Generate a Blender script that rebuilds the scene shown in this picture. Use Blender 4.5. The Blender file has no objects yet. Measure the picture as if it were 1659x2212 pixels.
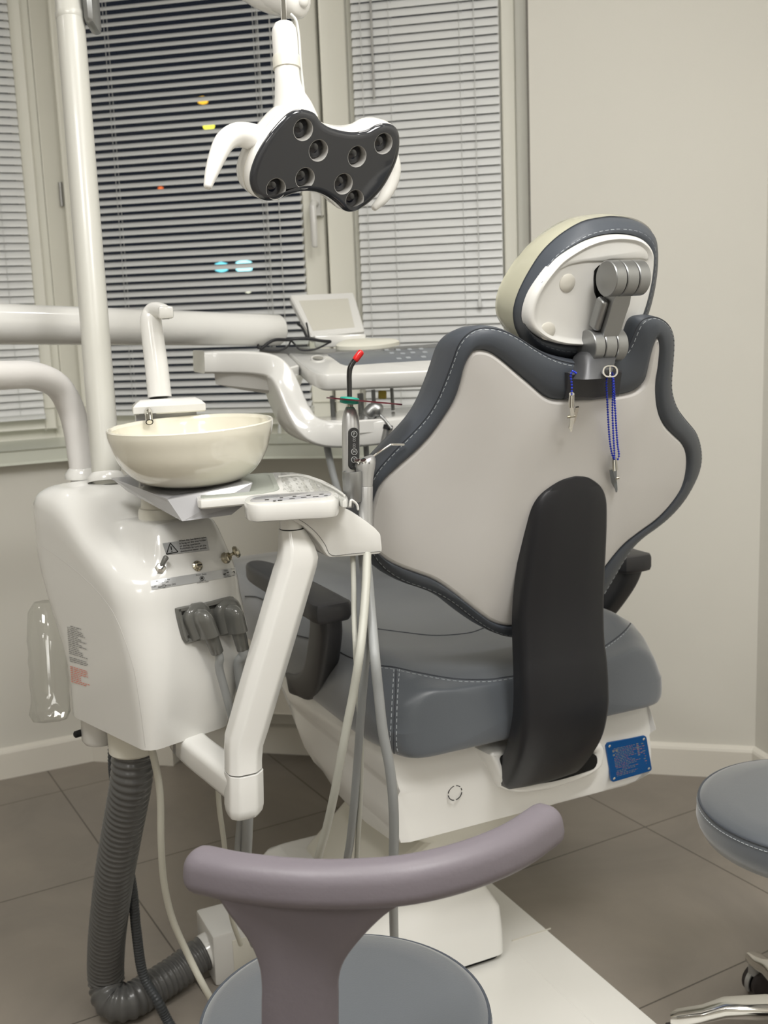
import bpy, bmesh, math, random
from mathutils import Vector as V, Matrix
random.seed(7)
SC = bpy.context.scene
COL = SC.collection
PI = math.pi
# ------------------------------------------------------------------ camera
F_PX, PITCH, ROLL, EYE = 2380.0, math.radians(10.15), math.radians(2.2), 1.32
CX, CY = 829.5, 1106.0
_c, _s = math.cos(ROLL), math.sin(ROLL)
FW = V((0, math.cos(PITCH), -math.sin(PITCH)))
_up = V((0, math.sin(PITCH), math.cos(PITCH))); _rt = V((1, 0, 0))
IR = _rt * _c - _up * _s
IU = _rt * _s + _up * _c
EYEP = V((0, 0, EYE))
cam = bpy.data.cameras.new('camera'); camo = bpy.data.objects.new('camera', cam); COL.objects.link(camo)
cam.sensor_fit = 'HORIZONTAL'; cam.sensor_width = 36.0; cam.lens = F_PX / 1659.0 * 36.0
cam.clip_start = 0.05; cam.clip_end = 200
m = Matrix((IR, IU, -FW)).transposed().to_4x4(); m.translation = EYEP
camo.matrix_world = m
cam.dof.use_dof = True; cam.dof.focus_distance = 1.45; cam.dof.aperture_fstop = cam.lens / 4.6
SC.camera = camo

# measuring: where the line of sight through a spot of the photograph meets a known surface
def ray(px, py): return IR * ((px - CX) / F_PX) - IU * ((py - CY) / F_PX) + FW
def Pz(px, py, z):
    r = ray(px, py); return EYEP + r * ((z - EYE) / r.z)
def Pd(px, py, d): return EYEP + ray(px, py) * d
def Pp(px, py, p0, n):
    r = ray(px, py); return EYEP + r * ((p0 - EYEP).dot(n) / r.dot(n))
def heading(deg):
    h = math.radians(deg); return V((math.sin(h), math.cos(h), 0))
Z = V((0, 0, 1))

# ------------------------------------------------------------------ materials
def mat(name, col, rough=0.5, metal=0.0, coat=0.0, spec=0.5, bump=None, noise=None, emit=None, alpha=1.0, trans=0.0, ior=1.45, sheen=0):
    mt = bpy.data.materials.new(name); mt.use_nodes = True
    nt = mt.node_tree; b = nt.nodes['Principled BSDF']
    b.inputs['Base Color'].default_value = (*col, 1); b.inputs['Roughness'].default_value = rough
    b.inputs['Metallic'].default_value = metal; b.inputs['Coat Weight'].default_value = coat
    b.inputs['Coat Roughness'].default_value = 0.06
    b.inputs['Specular IOR Level'].default_value = spec; b.inputs['IOR'].default_value = ior
    b.inputs['Transmission Weight'].default_value = trans; b.inputs['Alpha'].default_value = alpha
    if sheen: b.inputs['Sheen Weight'].default_value = sheen
    if emit: b.inputs['Emission Color'].default_value = (*emit[0], 1); b.inputs['Emission Strength'].default_value = emit[1]
    tc = nt.nodes.new('ShaderNodeTexCoord')
    if noise:                                   # (scale, amount): slight colour variation of the stuff itself
        n = nt.nodes.new('ShaderNodeTexNoise'); n.inputs['Scale'].default_value = noise[0]; n.inputs['Detail'].default_value = 6
        nt.links.new(tc.outputs['Object'], n.inputs['Vector'])
        mx = nt.nodes.new('ShaderNodeMix'); mx.data_type = 'RGBA'
        k = noise[1]
        mx.inputs[6].default_value = (*[max(0, c * (1 - k)) for c in col], 1); mx.inputs[7].default_value = (*[min(1, c * (1 + k)) for c in col], 1)
        nt.links.new(n.outputs['Fac'], mx.inputs[0]); nt.links.new(mx.outputs[2], b.inputs['Base Color'])
    if bump:                                    # (scale, strength, distance)
        n2 = nt.nodes.new('ShaderNodeTexNoise'); n2.inputs['Scale'].default_value = bump[0]; n2.inputs['Detail'].default_value = 3
        nt.links.new(tc.outputs['Object'], n2.inputs['Vector'])
        bp = nt.nodes.new('ShaderNodeBump'); bp.inputs['Strength'].default_value = bump[1]; bp.inputs['Distance'].default_value = bump[2]
        nt.links.new(n2.outputs['Fac'], bp.inputs['Height']); nt.links.new(bp.outputs['Normal'], b.inputs['Normal'])
    return mt
M = {}
M['wall'] = mat('wall_paint', (.72, .703, .645), .85, noise=(3, .02), bump=(220, .08, .002))
M['ceiling'] = mat('ceiling_paint', (.78, .77, .74), .9)
M['trim'] = mat('trim_lacquer', (.78, .75, .68), .35)
M['pvc'] = mat('window_pvc', (.80, .79, .71), .3, noise=(8, .02))
M['sill'] = mat('sill_lacquer', (.66, .68, .60), .3)
M['seal'] = mat('rubber_seal', (.16, .15, .13), .6)
M['slat'] = mat('blind_aluminium', (.76, .77, .765), .38, coat=.1)
M['cord'] = mat('blind_cord', (.6, .61, .6), .7)
M['gloss'] = mat('white_gloss_plastic', (.72, .715, .69), .18, coat=.5, noise=(6, .01))
M['gloss2'] = mat('white_lamp_plastic', (.86, .85, .82), .2, coat=.4)
M['gloss_lit'] = mat('white_gloss_lit_copy', (.88, .875, .85), .2, coat=.5)  # lighter gloss copy: light falling on the chair base put into the colour
M['gunmetal'] = mat('gunmetal_paint', (.11, .112, .118), .38, metal=.5)
M['satin'] = mat('white_satin_shell', (.67, .655, .64), .34, coat=.15)
M['pole'] = mat('pole_enamel', (.56, .555, .51), .32, coat=.15)
M['ivory'] = mat('ivory_ceramic', (.78, .75, .64), .12, coat=.8)
M['ivoryp'] = mat('ivory_plastic', (.72, .70, .62), .3)
M['leather'] = mat('grey_blue_upholstery', (.066, .075, .090), .42, bump=(420, .10, .001), noise=(5, .04))
M['leather2'] = mat('grey_blue_seat_vinyl', (.086, .097, .111), .36, sheen=.6, bump=(420, .10, .001), noise=(5, .04))
M['stitch'] = mat('pale_thread', (.42, .45, .47), .7)
M['seam'] = mat('dark_seam_cord', (.05, .055, .065), .6)  # cord along the seams, a little darker than the upholstery
M['black'] = mat('black_soft_plastic', (.0125, .0128, .0155), .42, noise=(10, .05))
M['arm'] = mat('charcoal_polyurethane', (.040, .040, .044), .40, bump=(300, .08, .001))
M['hole'] = mat('dark_recess', (.004, .004, .004), .8)
M['purple'] = mat('mauve_polyurethane', (.165, .146, .166), .42, bump=(180, .22, .0012), noise=(14, .05))
M['silver'] = mat('brushed_aluminium', (.33, .335, .335), .34, metal=.85)
M['alum2'] = mat('silver_paint', (.46, .46, .455), .3, metal=.6)
M['steel'] = mat('polished_steel', (.66, .64, .58), .18, metal=1.0)
M['chrome'] = mat('chrome', (.80, .79, .76), .10, metal=1.0)
M['brass'] = mat('nickel_warm', (.50, .46, .36), .2, metal=1.0)
M['greyp'] = mat('grey_glossy_plastic', (.13, .13, .12), .18, coat=.5)
M['greyhose'] = mat('grey_silicone_hose', (.30, .31, .31), .4)
M['paleh'] = mat('pale_silicone_hose', (.47, .47, .42), .4)
M['whitehose'] = mat('cream_hose', (.55, .54, .47), .35)
M['corr'] = mat('grey_corrugated_plastic', (.10, .10, .098), .28, coat=.2)
M['corr2'] = mat('dark_corrugated_plastic', (.045, .05, .055), .35)
M['blue'] = mat('blue_beads', (.02, .045, .55), .22, metal=.2)
M['plate'] = mat('blue_name_plate', (.0, .085, .30), .3, metal=.2)
M['plateink'] = mat('plate_print', (.22, .24, .24), .5)
M['platered'] = mat('plate_print_red', (.30, .16, .20), .5)
M['ink'] = mat('black_print', (.015, .015, .015), .5)
M['inkgrey'] = mat('grey_print', (.16, .16, .16), .5)
M['inkred'] = mat('red_print', (.72, .13, .06), .5)
M['sticker'] = mat('silver_sticker', (.52, .53, .54), .3, metal=.5)
M['lampface'] = mat('lamp_dark_acrylic', (.030, .032, .037), .08, coat=.6)
M['lens'] = mat('lamp_lens', (.006, .007, .012), .06, coat=1)
M['cup'] = mat('lamp_cup_grey', (.50, .49, .47), .5)
M['pad'] = mat('grey_tray_mat', (.36, .38, .34), .5)
M['vtray'] = mat('grey_acrylic', (.40, .40, .415), .12, coat=.4)
M['panel'] = mat('slate_membrane', (.15, .165, .185), .35)
M['panelink'] = mat('membrane_icon', (.40, .43, .46), .4)
M['scr'] = mat('viewer_screen', (.58, .565, .50), .3)
M['plateW'] = mat('white_floor_plate', (.82, .81, .77), .25, coat=.3)
M['red'] = mat('red_cap', (.62, .012, .012), .25, coat=.5)
M['redgl'] = mat('red_tint', (.75, .10, .06), .25, coat=.5)
M['teal'] = mat('teal_rubber', (.01, .33, .24), .4)
M['shield'] = mat('dark_red_shield', (.12, .008, .02), .15, trans=.3, coat=.5)
M['yellow'] = mat('yellow_tag', (.45, .34, .06), .5)
M['tyre'] = mat('caster_rubber', (.03, .024, .024), .5)
M['paper'] = mat('white_paper', (.72, .71, .62), .8)
M['film'] = mat('cream_film_cover', (.74, .72, .55), .16, coat=.7, alpha=.62)
M['filmg'] = mat('clear_film_over_grey', (.35, .37, .37), .12, coat=.8, alpha=.30)
M['button'] = mat('button_caps', (.62, .60, .54), .4)
M['deep'] = mat('night_facade', (.004, .005, .007), .9)

def glass_mat(name, tint, rough=0.0, fac=0.12):
    mt = bpy.data.materials.new(name); mt.use_nodes = True; nt = mt.node_tree
    nt.nodes.remove(nt.nodes['Principled BSDF']); out = nt.nodes['Material Output']
    tr = nt.nodes.new('ShaderNodeBsdfTransparent'); tr.inputs[0].default_value = (*tint, 1)
    gl = nt.nodes.new('ShaderNodeBsdfGlossy'); gl.inputs['Roughness'].default_value = rough
    lw = nt.nodes.new('ShaderNodeLayerWeight'); lw.inputs[0].default_value = .5
    pw = nt.nodes.new('ShaderNodeMath'); pw.operation = 'POWER'; pw.inputs[1].default_value = 4
    ad = nt.nodes.new('ShaderNodeMath'); ad.operation = 'MULTIPLY_ADD'; ad.inputs[1].default_value = .55; ad.inputs[2].default_value = fac + .035; ad.use_clamp = True
    nt.links.new(lw.outputs['Facing'], pw.inputs[0])
    mx = nt.nodes.new('ShaderNodeMixShader')
    nt.links.new(pw.outputs[0], ad.inputs[0]); nt.links.new(ad.outputs[0], mx.inputs[0])
    nt.links.new(tr.outputs[0], mx.inputs[1]); nt.links.new(gl.outputs[0], mx.inputs[2]); nt.links.new(mx.outputs[0], out.inputs[0])
    return mt
M['glass'] = glass_mat('window_glass', (.9, .93, .95), 0, .0)
M['clear'] = glass_mat('clear_bottle_plastic', (.95, .955, .945), .05, .03)
M['lensglass'] = glass_mat('spectacle_lens', (.88, .9, .88), 0, .03)

def floor_mat():
    mt = bpy.data.materials.new('stoneware_tiles'); mt.use_nodes = True; nt = mt.node_tree; b = nt.nodes['Principled BSDF']
    tc = nt.nodes.new('ShaderNodeTexCoord'); mp = nt.nodes.new('ShaderNodeMapping')
    mp.inputs['Rotation'].default_value = (0, 0, math.radians(-(90 - 60.5)))
    mp.inputs['Location'].default_value = (-.64, -.326, 0)
    nt.links.new(tc.outputs['Object'], mp.inputs['Vector'])
    br = nt.nodes.new('ShaderNodeTexBrick'); br.offset = 0
    br.inputs['Scale'].default_value = 1; br.inputs['Brick Width'].default_value = .608; br.inputs['Row Height'].default_value = .552
    br.inputs['Mortar Size'].default_value = .0022; br.inputs['Mortar Smooth'].default_value = .3
    br.inputs['Color1'].default_value = (.265, .236, .202, 1); br.inputs['Color2'].default_value = (.277, .247, .212, 1); br.inputs['Mortar'].default_value = (.10, .087, .073, 1)
    nt.links.new(mp.outputs[0], br.inputs['Vector'])
    n = nt.nodes.new('ShaderNodeTexNoise'); n.inputs['Scale'].default_value = 2.2; n.inputs['Detail'].default_value = 9; n.inputs['Roughness'].default_value = .62; n.inputs['Distortion'].default_value = .8
    nt.links.new(mp.outputs[0], n.inputs['Vector'])
    rp = nt.nodes.new('ShaderNodeValToRGB'); rp.color_ramp.elements[0].position = .3; rp.color_ramp.elements[0].color = (.82, .82, .83, 1); rp.color_ramp.elements[1].position = .72; rp.color_ramp.elements[1].color = (1.13, 1.12, 1.10, 1)
    nt.links.new(n.outputs['Fac'], rp.inputs[0])
    mx = nt.nodes.new('ShaderNodeMix'); mx.data_type = 'RGBA'; mx.blend_type = 'MULTIPLY'; mx.inputs[0].default_value = 1
    nt.links.new(br.outputs['Color'], mx.inputs[6]); nt.links.new(rp.outputs[0], mx.inputs[7]); nt.links.new(mx.outputs[2], b.inputs['Base Color'])
    b.inputs['Roughness'].default_value = .48
    bp = nt.nodes.new('ShaderNodeBump'); bp.inputs['Strength'].default_value = .3; bp.inputs['Distance'].default_value = .001; bp.invert = True
    nt.links.new(br.outputs['Fac'], bp.inputs['Height']); nt.links.new(bp.outputs[0], b.inputs['Normal'])
    return mt
M['floor'] = floor_mat()

# ------------------------------------------------------------------ shapes
class G:
    def __init__(s): s.v = []; s.f = []
    def add(s, v, f):
        k = len(s.v); s.v += [V(p) for p in v]; s.f += [tuple(i + k for i in q) for q in f]; return s
    def loft(s, rings, closed=True, cap0=True, cap1=True):
        n = len(rings[0]); v = [p for r in rings for p in r]; f = []
        for i in range(len(rings) - 1):
            for j in range(n if closed else n - 1):
                k = (j + 1) % n
                f.append((i * n + j, i * n + k, (i + 1) * n + k, (i + 1) * n + j))
        if cap0 and closed: f.append(tuple(range(n - 1, -1, -1)))
        if cap1 and closed: f.append(tuple(range((len(rings) - 1) * n, len(rings) * n)))
        return s.add(v, f)
    def tube(s, path, r, n=14, up=None, caps=True, ell=None, round_end=0):
        path = [V(p) for p in path]; N = len(path)
        rad = (lambda i: r) if not callable(r) and not isinstance(r, (list, tuple)) else ((lambda i: r[i]) if not callable(r) else (lambda i: r(i / (N - 1))))
        T = [(path[min(i + 1, N - 1)] - path[max(i - 1, 0)]).normalized() for i in range(N)]
        u = V(up) if up is not None else (Z if abs(T[0].z) < .9 else V((1, 0, 0)))
        rings = []
        u = (u - T[0] * u.dot(T[0])).normalized()
        def ring(c, t, q, rr):
            w = t.cross(q)
            ea, eb = ell if ell else (1, 1)
            return [c + q * (math.cos(2 * PI * k / n) * rr * ea) + w * (math.sin(2 * PI * k / n) * rr * eb) for k in range(n)]
        for i in range(N):
            t = T[i]; base = V(up) if up is not None else u
            u = (base - t * base.dot(t)).normalized()
            if round_end and i == 0:
                for k in range(3, 0, -1):
                    a = k / 4 * PI / 2; rings.append(ring(path[0] - t * math.sin(a) * rad(0) * round_end, t, u, rad(0) * math.cos(a)))
            rings.append(ring(path[i], t, u, rad(i)))
            if round_end and i == N - 1:
                for k in range(1, 4):
                    a = k / 4 * PI / 2; rings.append(ring(path[i] + t * math.sin(a) * rad(i) * round_end, t, u, rad(i) * math.cos(a)))
        return s.loft(rings, True, caps, caps)
    def sweep(s, path, sec, up, scale=None):
        path = [V(p) for p in path]; N = len(path); rings = []
        for i in range(N):
            t = (path[min(i + 1, N - 1)] - path[max(i - 1, 0)]).normalized()
            upi = up[i] if isinstance(up, list) else up
            q = (V(upi) - t * V(upi).dot(t)).normalized(); w = t.cross(q)
            k = scale(i / (N - 1)) if scale else (1, 1)
            rings.append([path[i] + w * (a * k[0]) + q * (b * k[1]) for a, b in sec])
        return s.loft(rings)
    def lathe(s, prof, c, axis=Z, n=32, sx=1, sy=1, ref=None):
        c = V(c); ax = V(axis).normalized()
        q = V(ref) if ref is not None else (V((1, 0, 0)) if abs(ax.x) < .9 else V((0, 1, 0)))
        q = (q - ax * q.dot(ax)).normalized(); w = ax.cross(q)
        rings = [[c + ax * h + q * (math.cos(2 * PI * k / n) * r * sx) + w * (math.sin(2 * PI * k / n) * r * sy) for k in range(n)] for r, h in prof]
        return s.loft(rings)
    def box(s, c, x, y, z, bev=0.0, seg=2):
        """centre, three half-extent vectors, rounded edges"""
        bm = bmesh.new(); bmesh.ops.create_cube(bm, size=2)
        c, x, y, z = V(c), V(x), V(y), V(z)
        for q in bm.verts: q.co = c + x * q.co.x + y * q.co.y + z * q.co.z
        if bev: bmesh.ops.bevel(bm, geom=bm.edges[:], offset=bev, segments=seg, profile=.5, affect='EDGES', clamp_overlap=True)
        bmesh.ops.recalc_face_normals(bm, faces=bm.faces)
        bm.verts.index_update()
        s.add([q.co.copy() for q in bm.verts], [[q.index for q in f.verts] for f in bm.faces]); bm.free(); return s
    def slab(s, out, fr, prof):
        """outline of (a,b) in the frame fr=(origin, ea, eb, en); prof: (inset, height) rows"""
        o, ea, eb, en = fr; n = len(out)
        area = sum(out[i][0] * out[(i + 1) % n][1] - out[(i + 1) % n][0] * out[i][1] for i in range(n))
        if area < 0: out = out[::-1]
        rings = []
        for ins, h in prof:
            q = inset(out, ins); rings.append([o + ea * a + eb * b + en * h for a, b in q])
        return s.loft(rings)

def inset(out, d):
    n = len(out)
    if d == 0: return list(out)
    res = []
    for i in range(n):
        p, q, r = out[i - 1], out[i], out[(i + 1) % n]
        t1 = V((q[0] - p[0], q[1] - p[1])); t2 = V((r[0] - q[0], r[1] - q[1]))
        if t1.length < 1e-9: t1 = t2
        if t2.length < 1e-9: t2 = t1
        t1.normalize(); t2.normalize(); n1 = V((-t1.y, t1.x)); n2 = V((-t2.y, t2.x)); b = n1 + n2
        if b.length < 1e-6: b = n1
        b.normalize(); k = d / max(.5, b.dot(n1)); res.append((q[0] + b.x * k, q[1] + b.y * k))
    return res
def cr(pts, n=8, closed=False):
    """smooth curve through points (any dimension)"""
    P = [V(p) for p in pts]; N = len(P); res = []
    for i in range(N if closed else N - 1):
        p0 = P[(i - 1) % N] if closed or i > 0 else P[0] * 2 - P[1]
        p1 = P[i]; p2 = P[(i + 1) % N]; p3 = P[(i + 2) % N] if closed or i + 2 < N else P[-1] * 2 - P[-2]
        for k in range(n):
            t = k / n
            res.append(.5 * ((2 * p1) + (p2 - p0) * t + (2 * p0 - 5 * p1 + 4 * p2 - p3) * t * t + (3 * p1 - p0 - 3 * p2 + p3) * t ** 3))
    if not closed: res.append(P[-1].copy())
    return res
def resample(pts, n, closed=True):
    P = [V(p) for p in pts]
    if closed: P = P + [P[0]]
    L = [0]
    for i in range(1, len(P)): L.append(L[-1] + (P[i] - P[i - 1]).length)
    res = []; j = 0; tot = L[-1]
    for k in range(n):
        d = tot * k / (n if closed else n - 1)
        while j < len(L) - 2 and L[j + 1] < d: j += 1
        t = (d - L[j]) / max(1e-12, L[j + 1] - L[j]); res.append(P[j].lerp(P[j + 1], min(1, t)))
    return res
def rrect(w, h, r, k=5):
    o = []
    for cx, cy, a0 in ((w / 2 - r, h / 2 - r, 0), (-w / 2 + r, h / 2 - r, 90), (-w / 2 + r, -h / 2 + r, 180), (w / 2 - r, -h / 2 + r, 270)):
        for i in range(k + 1):
            a = math.radians(a0 + 90 * i / k); o.append((cx + r * math.cos(a), cy + r * math.sin(a)))
    return o
def ellipse(a, b, n=28): return [(a * math.cos(2 * PI * i / n), b * math.sin(2 * PI * i / n)) for i in range(n)]
def disc(g, c, nrm, r, h, n=20, bev=.0):
    g.lathe([(r, 0), (r, h - bev), (r - bev, h)] if bev else [(r, 0), (r, h)], c, nrm, n)

# ------------------------------------------------------------------ objects
BASE = {}
def thing(name, label, cat, base, group=None):
    o = bpy.data.objects.new(name, None); COL.objects.link(o); o.location = base; o.empty_display_size = .05
    o['label'] = label; o['category'] = cat
    if group: o['group'] = group
    BASE[o.name] = V(base); return o
def obj(name, g, mt, parent=None, smooth=40, label=None, base=None, kind=None):
    me = bpy.data.meshes.new(name)
    if parent is not None: b = BASE[parent.name]
    elif base is not None: b = V(base)
    else: b = V((sum(p.x for p in g.v) / len(g.v), sum(p.y for p in g.v) / len(g.v), min(p.z for p in g.v)))
    me.from_pydata([p - b for p in g.v], [], g.f); me.materials.append(M[mt] if isinstance(mt, str) else mt)
    bm = bmesh.new(); bm.from_mesh(me); bmesh.ops.recalc_face_normals(bm, faces=bm.faces); bm.to_mesh(me); bm.free()
    if smooth:
        me.polygons.foreach_set('use_smooth', [True] * len(me.polygons)); me.set_sharp_from_angle(angle=math.radians(smooth))
    me.update()
    o = bpy.data.objects.new(name, me); COL.objects.link(o)
    if parent is not None: o.parent = parent
    else: o.location = b
    BASE[o.name] = b
    if label: o['label'] = label
    if kind: o['kind'] = kind
    return o
def struct(name, g, mt, parent=None, smooth=40):
    o = obj(name, g, mt, parent, smooth, base=None if parent is not None else (0, 0, 0))
    if parent is None: o['kind'] = 'structure'
    return o
def solo(name, g, mt, label, cat, group=None, smooth=40, base=None):
    o = obj(name, g, mt, None, smooth, label, base); o['category'] = cat
    if group: o['group'] = group
    return o
def text_g(body, size, fr, depth=.0003, align='CENTER', line=1.0, spacing=1.0):
    """lettering as thin raised type in the frame fr=(origin, right, up, normal)"""
    cu = bpy.data.curves.new('type', 'FONT'); cu.body = body; cu.size = size; cu.align_x = align; cu.align_y = 'CENTER'
    cu.space_line = line; cu.space_character = spacing; cu.extrude = depth; cu.resolution_u = 2
    to = bpy.data.objects.new('type', cu); COL.objects.link(to)
    dg = bpy.context.evaluated_depsgraph_get(); me = bpy.data.meshes.new_from_object(to.evaluated_get(dg))
    o, ex, ey, en = fr; g = G()
    g.add([o + ex * q.co.x + ey * q.co.y + en * q.co.z for q in me.vertices], [tuple(p.vertices) for p in me.polygons])
    bpy.data.objects.remove(to); bpy.data.curves.remove(cu); bpy.data.meshes.remove(me); return g
def merge(*gs):
    r = G()
    for q in gs: r.add(q.v, q.f)
    return r
# ================================================================== the room
EB = heading(103.1); NB = heading(193.1)            # along the window wall, and out of it into the room
W0 = Pz(662, 1627, 0)
def wb(t, off, z): return W0 + EB * t + NB * off + Z * z
def wbt(px, py, off):
    d = Pp(px, py, W0 + NB * off, NB) - W0; return d.dot(EB), d.z
EL = heading(64.7); NL = heading(154.7)
OFFW = -.10                                          # the window frames stand back from the wall face
K = Pp(107, 500, W0 + NB * OFFW, NB); K.z = 0
def wl(t, off, z): return K + EL * t + NL * off + Z * z
def wlt(px, py, off):
    d = Pp(px, py, K + NL * off, NL) - K; return d.dot(EL), d.z
CORN = Pz(203, 1640, 0)
OFFL = (CORN - K).dot(NL); OFFP = (CORN - W0).dot(NB)
CEIL = 2.75; WTOP = 2.5
TR = wbt(1647, 900, 0)[0]
RC = wb(TR, 0, 0)
ER = heading(163)
ZS = wbt(640, 957, OFFP + .03)[1]; ZSB = wbt(640, 990, OFFP + .03)[1]
RB = RC + ER * 5.0; LA = wl(-2.7, OFFL, 0); YB = -2.3
RB.y = YB

g = G(); g.add([V((-4.2, YB - .2, 0)), V((3.2, YB - .2, 0)), V((3.2, 4.6, 0)), V((-4.2, 4.6, 0))], [(0, 1, 2, 3)])
struct('floor', g, 'floor', smooth=0)
g = G(); g.box((-.5, 1.1, CEIL + .05), (3.7, 0, 0), (0, 3.5, 0), (0, 0, .05)); struct('ceiling', g, 'ceiling', smooth=0)
def wallbox(a, b, z0, z1, th, out):
    """solid wall from a to b, th thick towards out"""
    a = V((a.x, a.y, 0)); b = V((b.x, b.y, 0)); c = (a + b) / 2 + out * (th / 2) + Z * ((z0 + z1) / 2)
    return (c, (b - a) / 2, out * (th / 2), Z * ((z1 - z0) / 2))
T1143 = wbt(1147, 500, 0)[0]; T380 = wbt(379, 1643, OFFP)[0]
g = G()
g.box(*wallbox(wb(T1143, 0, 0), wb(TR + .1, 0, 0), 0, CEIL, .25, -NB))          # solid part right of the windows
g.box(*wallbox(wb(-.95, 0, 0), wb(T1143, 0, 0), 0, ZSB, .25, -NB))              # below the sill, back of the radiator niche
g.box(*wallbox(K + NB * .0, wb(T1143, OFFW, 0), WTOP, CEIL, .2, -NB))           # above the windows
struct('wall_back', g, 'wall', smooth=0)
g = G(); g.box(*wallbox(CORN, wb(T380, OFFP, 0), 0, ZSB, .13, -NB)); struct('trim_1', g, 'wall', smooth=0)   # boxed-in pipe chase beside the corner
g = G()
g.box(*wallbox(wl(-2.7, OFFL, 0), CORN, 0, ZSB, .3, -NL))
g.box(*wallbox(wl(-2.7, 0, 0), K, WTOP, CEIL, .2, -NL))
g.box(*wallbox(wl(-2.7, 0, 0), wl(-1.6, 0, 0), ZSB, CEIL, .2, -NL))
struct('wall_left', g, 'wall', smooth=0)
g = G(); g.box(*wallbox(RC, RB, 0, CEIL, .15, V((ER.y, -ER.x, 0)) * -1)); struct('wall_right', g, 'wall', smooth=0)
g = G(); g.box((-.5, YB - .08, CEIL / 2), (3.7, 0, 0), (0, .08, 0), (0, 0, CEIL / 2)); struct('wall_front', g, 'wall', smooth=0)
lw = wl(-2.7, OFFL, 0)
g = G(); g.box((lw.x - .08, (lw.y + YB) / 2 + .2, CEIL / 2), (.08, 0, 0), (0, (lw.y - YB) / 2 + .3, 0), (0, 0, CEIL / 2)); struct('wall_far_left', g, 'wall', smooth=0)
# window board
g = G(); oh = .03
fr = [wl(-2.6, OFFL + oh, 0), CORN + NL * oh + (NB - NL) * .012, wb(T380 - .02, OFFP + oh, 0), wb(T1143 - .004, OFFP + oh, 0), wb(T1143 - .004, OFFW - .05, 0), K - (NB + NL) * .03, wl(-2.6, -.05, 0)]
fr[1] = CORN + NL * oh + NB * .012
rings = []
for ins, zz in ((.006, ZSB), (0, ZSB + .006), (0, ZS - .006), (.006, ZS)):
    q = inset([(p.x, p.y) for p in fr[::-1]], ins); rings.append([V((a, b, zz)) for a, b in q])
g.loft(rings); struct('trim_2', g, 'sill', smooth=30)
# baseboards: a board with a small shoulder
def base_g(a, b, n, e0=.0, e1=.0):
    d = (b - a).normalized(); a = a - d * e0; b = b + d * e1
    prof = [(0, 0), (.016, 0), (.016, .078), (.013, .085), (.006, .090), (0, .092)]
    g = G(); g.loft([[p + n * x + Z * z for x, z in prof] for p in (a, b)]); return g
struct('baseboard_left', base_g(wl(-2.7, OFFL, 0), CORN, NL, 0, .004), 'trim', smooth=20)
struct('baseboard_chase', base_g(CORN, wb(T380, OFFP, 0), NB, .004), 'trim', smooth=20)
struct('baseboard_back', base_g(wb(-.85, 0, 0), RC, NB), 'trim', smooth=20)
struct('baseboard_right', base_g(RC, RB, V((ER.y, -ER.x, 0))), 'trim', smooth=20)

# ---------------------------------------------------------------- windows
def empty_struct(name, base):
    o = bpy.data.objects.new(name, None); COL.objects.link(o); o.location = base; o['kind'] = 'structure'; BASE[o.name] = V(base); return o
def window(name, P, n, e, t0, t1, s0, s1, z0, z1, cuts):
    """P(t,off,z); frame t0..t1, sash s0..s1"""
    w = empty_struct(name, P((t0 + t1) / 2, OFFW if P is wb else 0, z0))
    o0 = OFFW if P is wb else 0.0
    g = G()
    def bx(a, b, lo, hi, oa, ob, bev=.004): g.box((P((a + b) / 2, (oa + ob) / 2, (lo + hi) / 2)), e * ((b - a) / 2), n * ((ob - oa) / 2), Z * ((hi - lo) / 2), bev)
    if s0 - t0 > .004: bx(t0, s0 + .004, z0, z1, o0 - .06, o0 + .012)
    if t1 - s1 > .004: bx(s1 - .004, t1, z0, z1, o0 - .06, o0 + .012)
    bx(t0 + .002, t1 - .002, z0, z0 + .035, o0 - .06, o0 + .011); bx(t0 + .002, t1 - .002, z1 - .035, z1, o0 - .06, o0 + .011)
    struct('frame', g, 'pvc', w)
    g = G(); st = cuts[0]; st2 = cuts[1]
    for a, b in ((s0, s0 + st), (s1 - st2, s1)):
        bx(a, b, z0 + .03, z1 - .03, o0 - .05, o0 + .034, .007)
    bx(s0 + .003, s1 - .003, z0 + .032, z0 + .095, o0 - .05, o0 + .033, .007); bx(s0 + .003, s1 - .003, z1 - .095, z1 - .032, o0 - .05, o0 + .033, .007)
    g2 = G()
    for a, b in ((s0 + st - .012, s0 + st + .012), (s1 - st2 - .012, s1 - st2 + .012)):   # glazing bead
        g2.box(P((a + b) / 2, o0, (z0 + z1) / 2), e * .012, n * .018, Z * ((z1 - z0) / 2 - .06), .004)
    struct('sash', g, 'pvc', w); struct('glazing_bead', g2, 'pvc', w)
    g = G(); bx(s0 + st - .006, s1 - st2 + .006, z0 + .09, z1 - .09, o0 - .02, o0 - .012, 0); struct('pane', g, 'glass', w, smooth=0)
    return w
y5 = 500
tk = wbt(107, y5, OFFW)[0]
t_s0 = wbt(150, y5, OFFW + .03)[0]; t_gap0 = wbt(704, y5, OFFW + .03)[0]; t_gap1 = wbt(711, y5, OFFW + .03)[0]; t_r1 = T1143 - .006
w2_ = window('window_2', wb, NB, EB, tk + .004, t_gap0 + .003, t_s0, t_gap0, ZS, WTOP, (.055, .062))
w3_ = window('window_3', wb, NB, EB, t_gap1 - .003, t_r1, t_gap1, wbt(1118, y5, OFFW + .03)[0], ZS, WTOP, (.075, .035))
w1_ = window('window_1', wl, NL, EL, -1.62, -.008, -1.58, wlt(86, y5, .03)[0], ZS, WTOP, (.06, .036))
g = G(); g.box(wb((t_gap0 + t_gap1) / 2, OFFW - .0, (ZS + WTOP) / 2), EB * ((t_gap1 - t_gap0) / 2 + .004), NB * .012, Z * ((WTOP - ZS) / 2)); struct('trim_3', g, 'seal', smooth=0)
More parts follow.
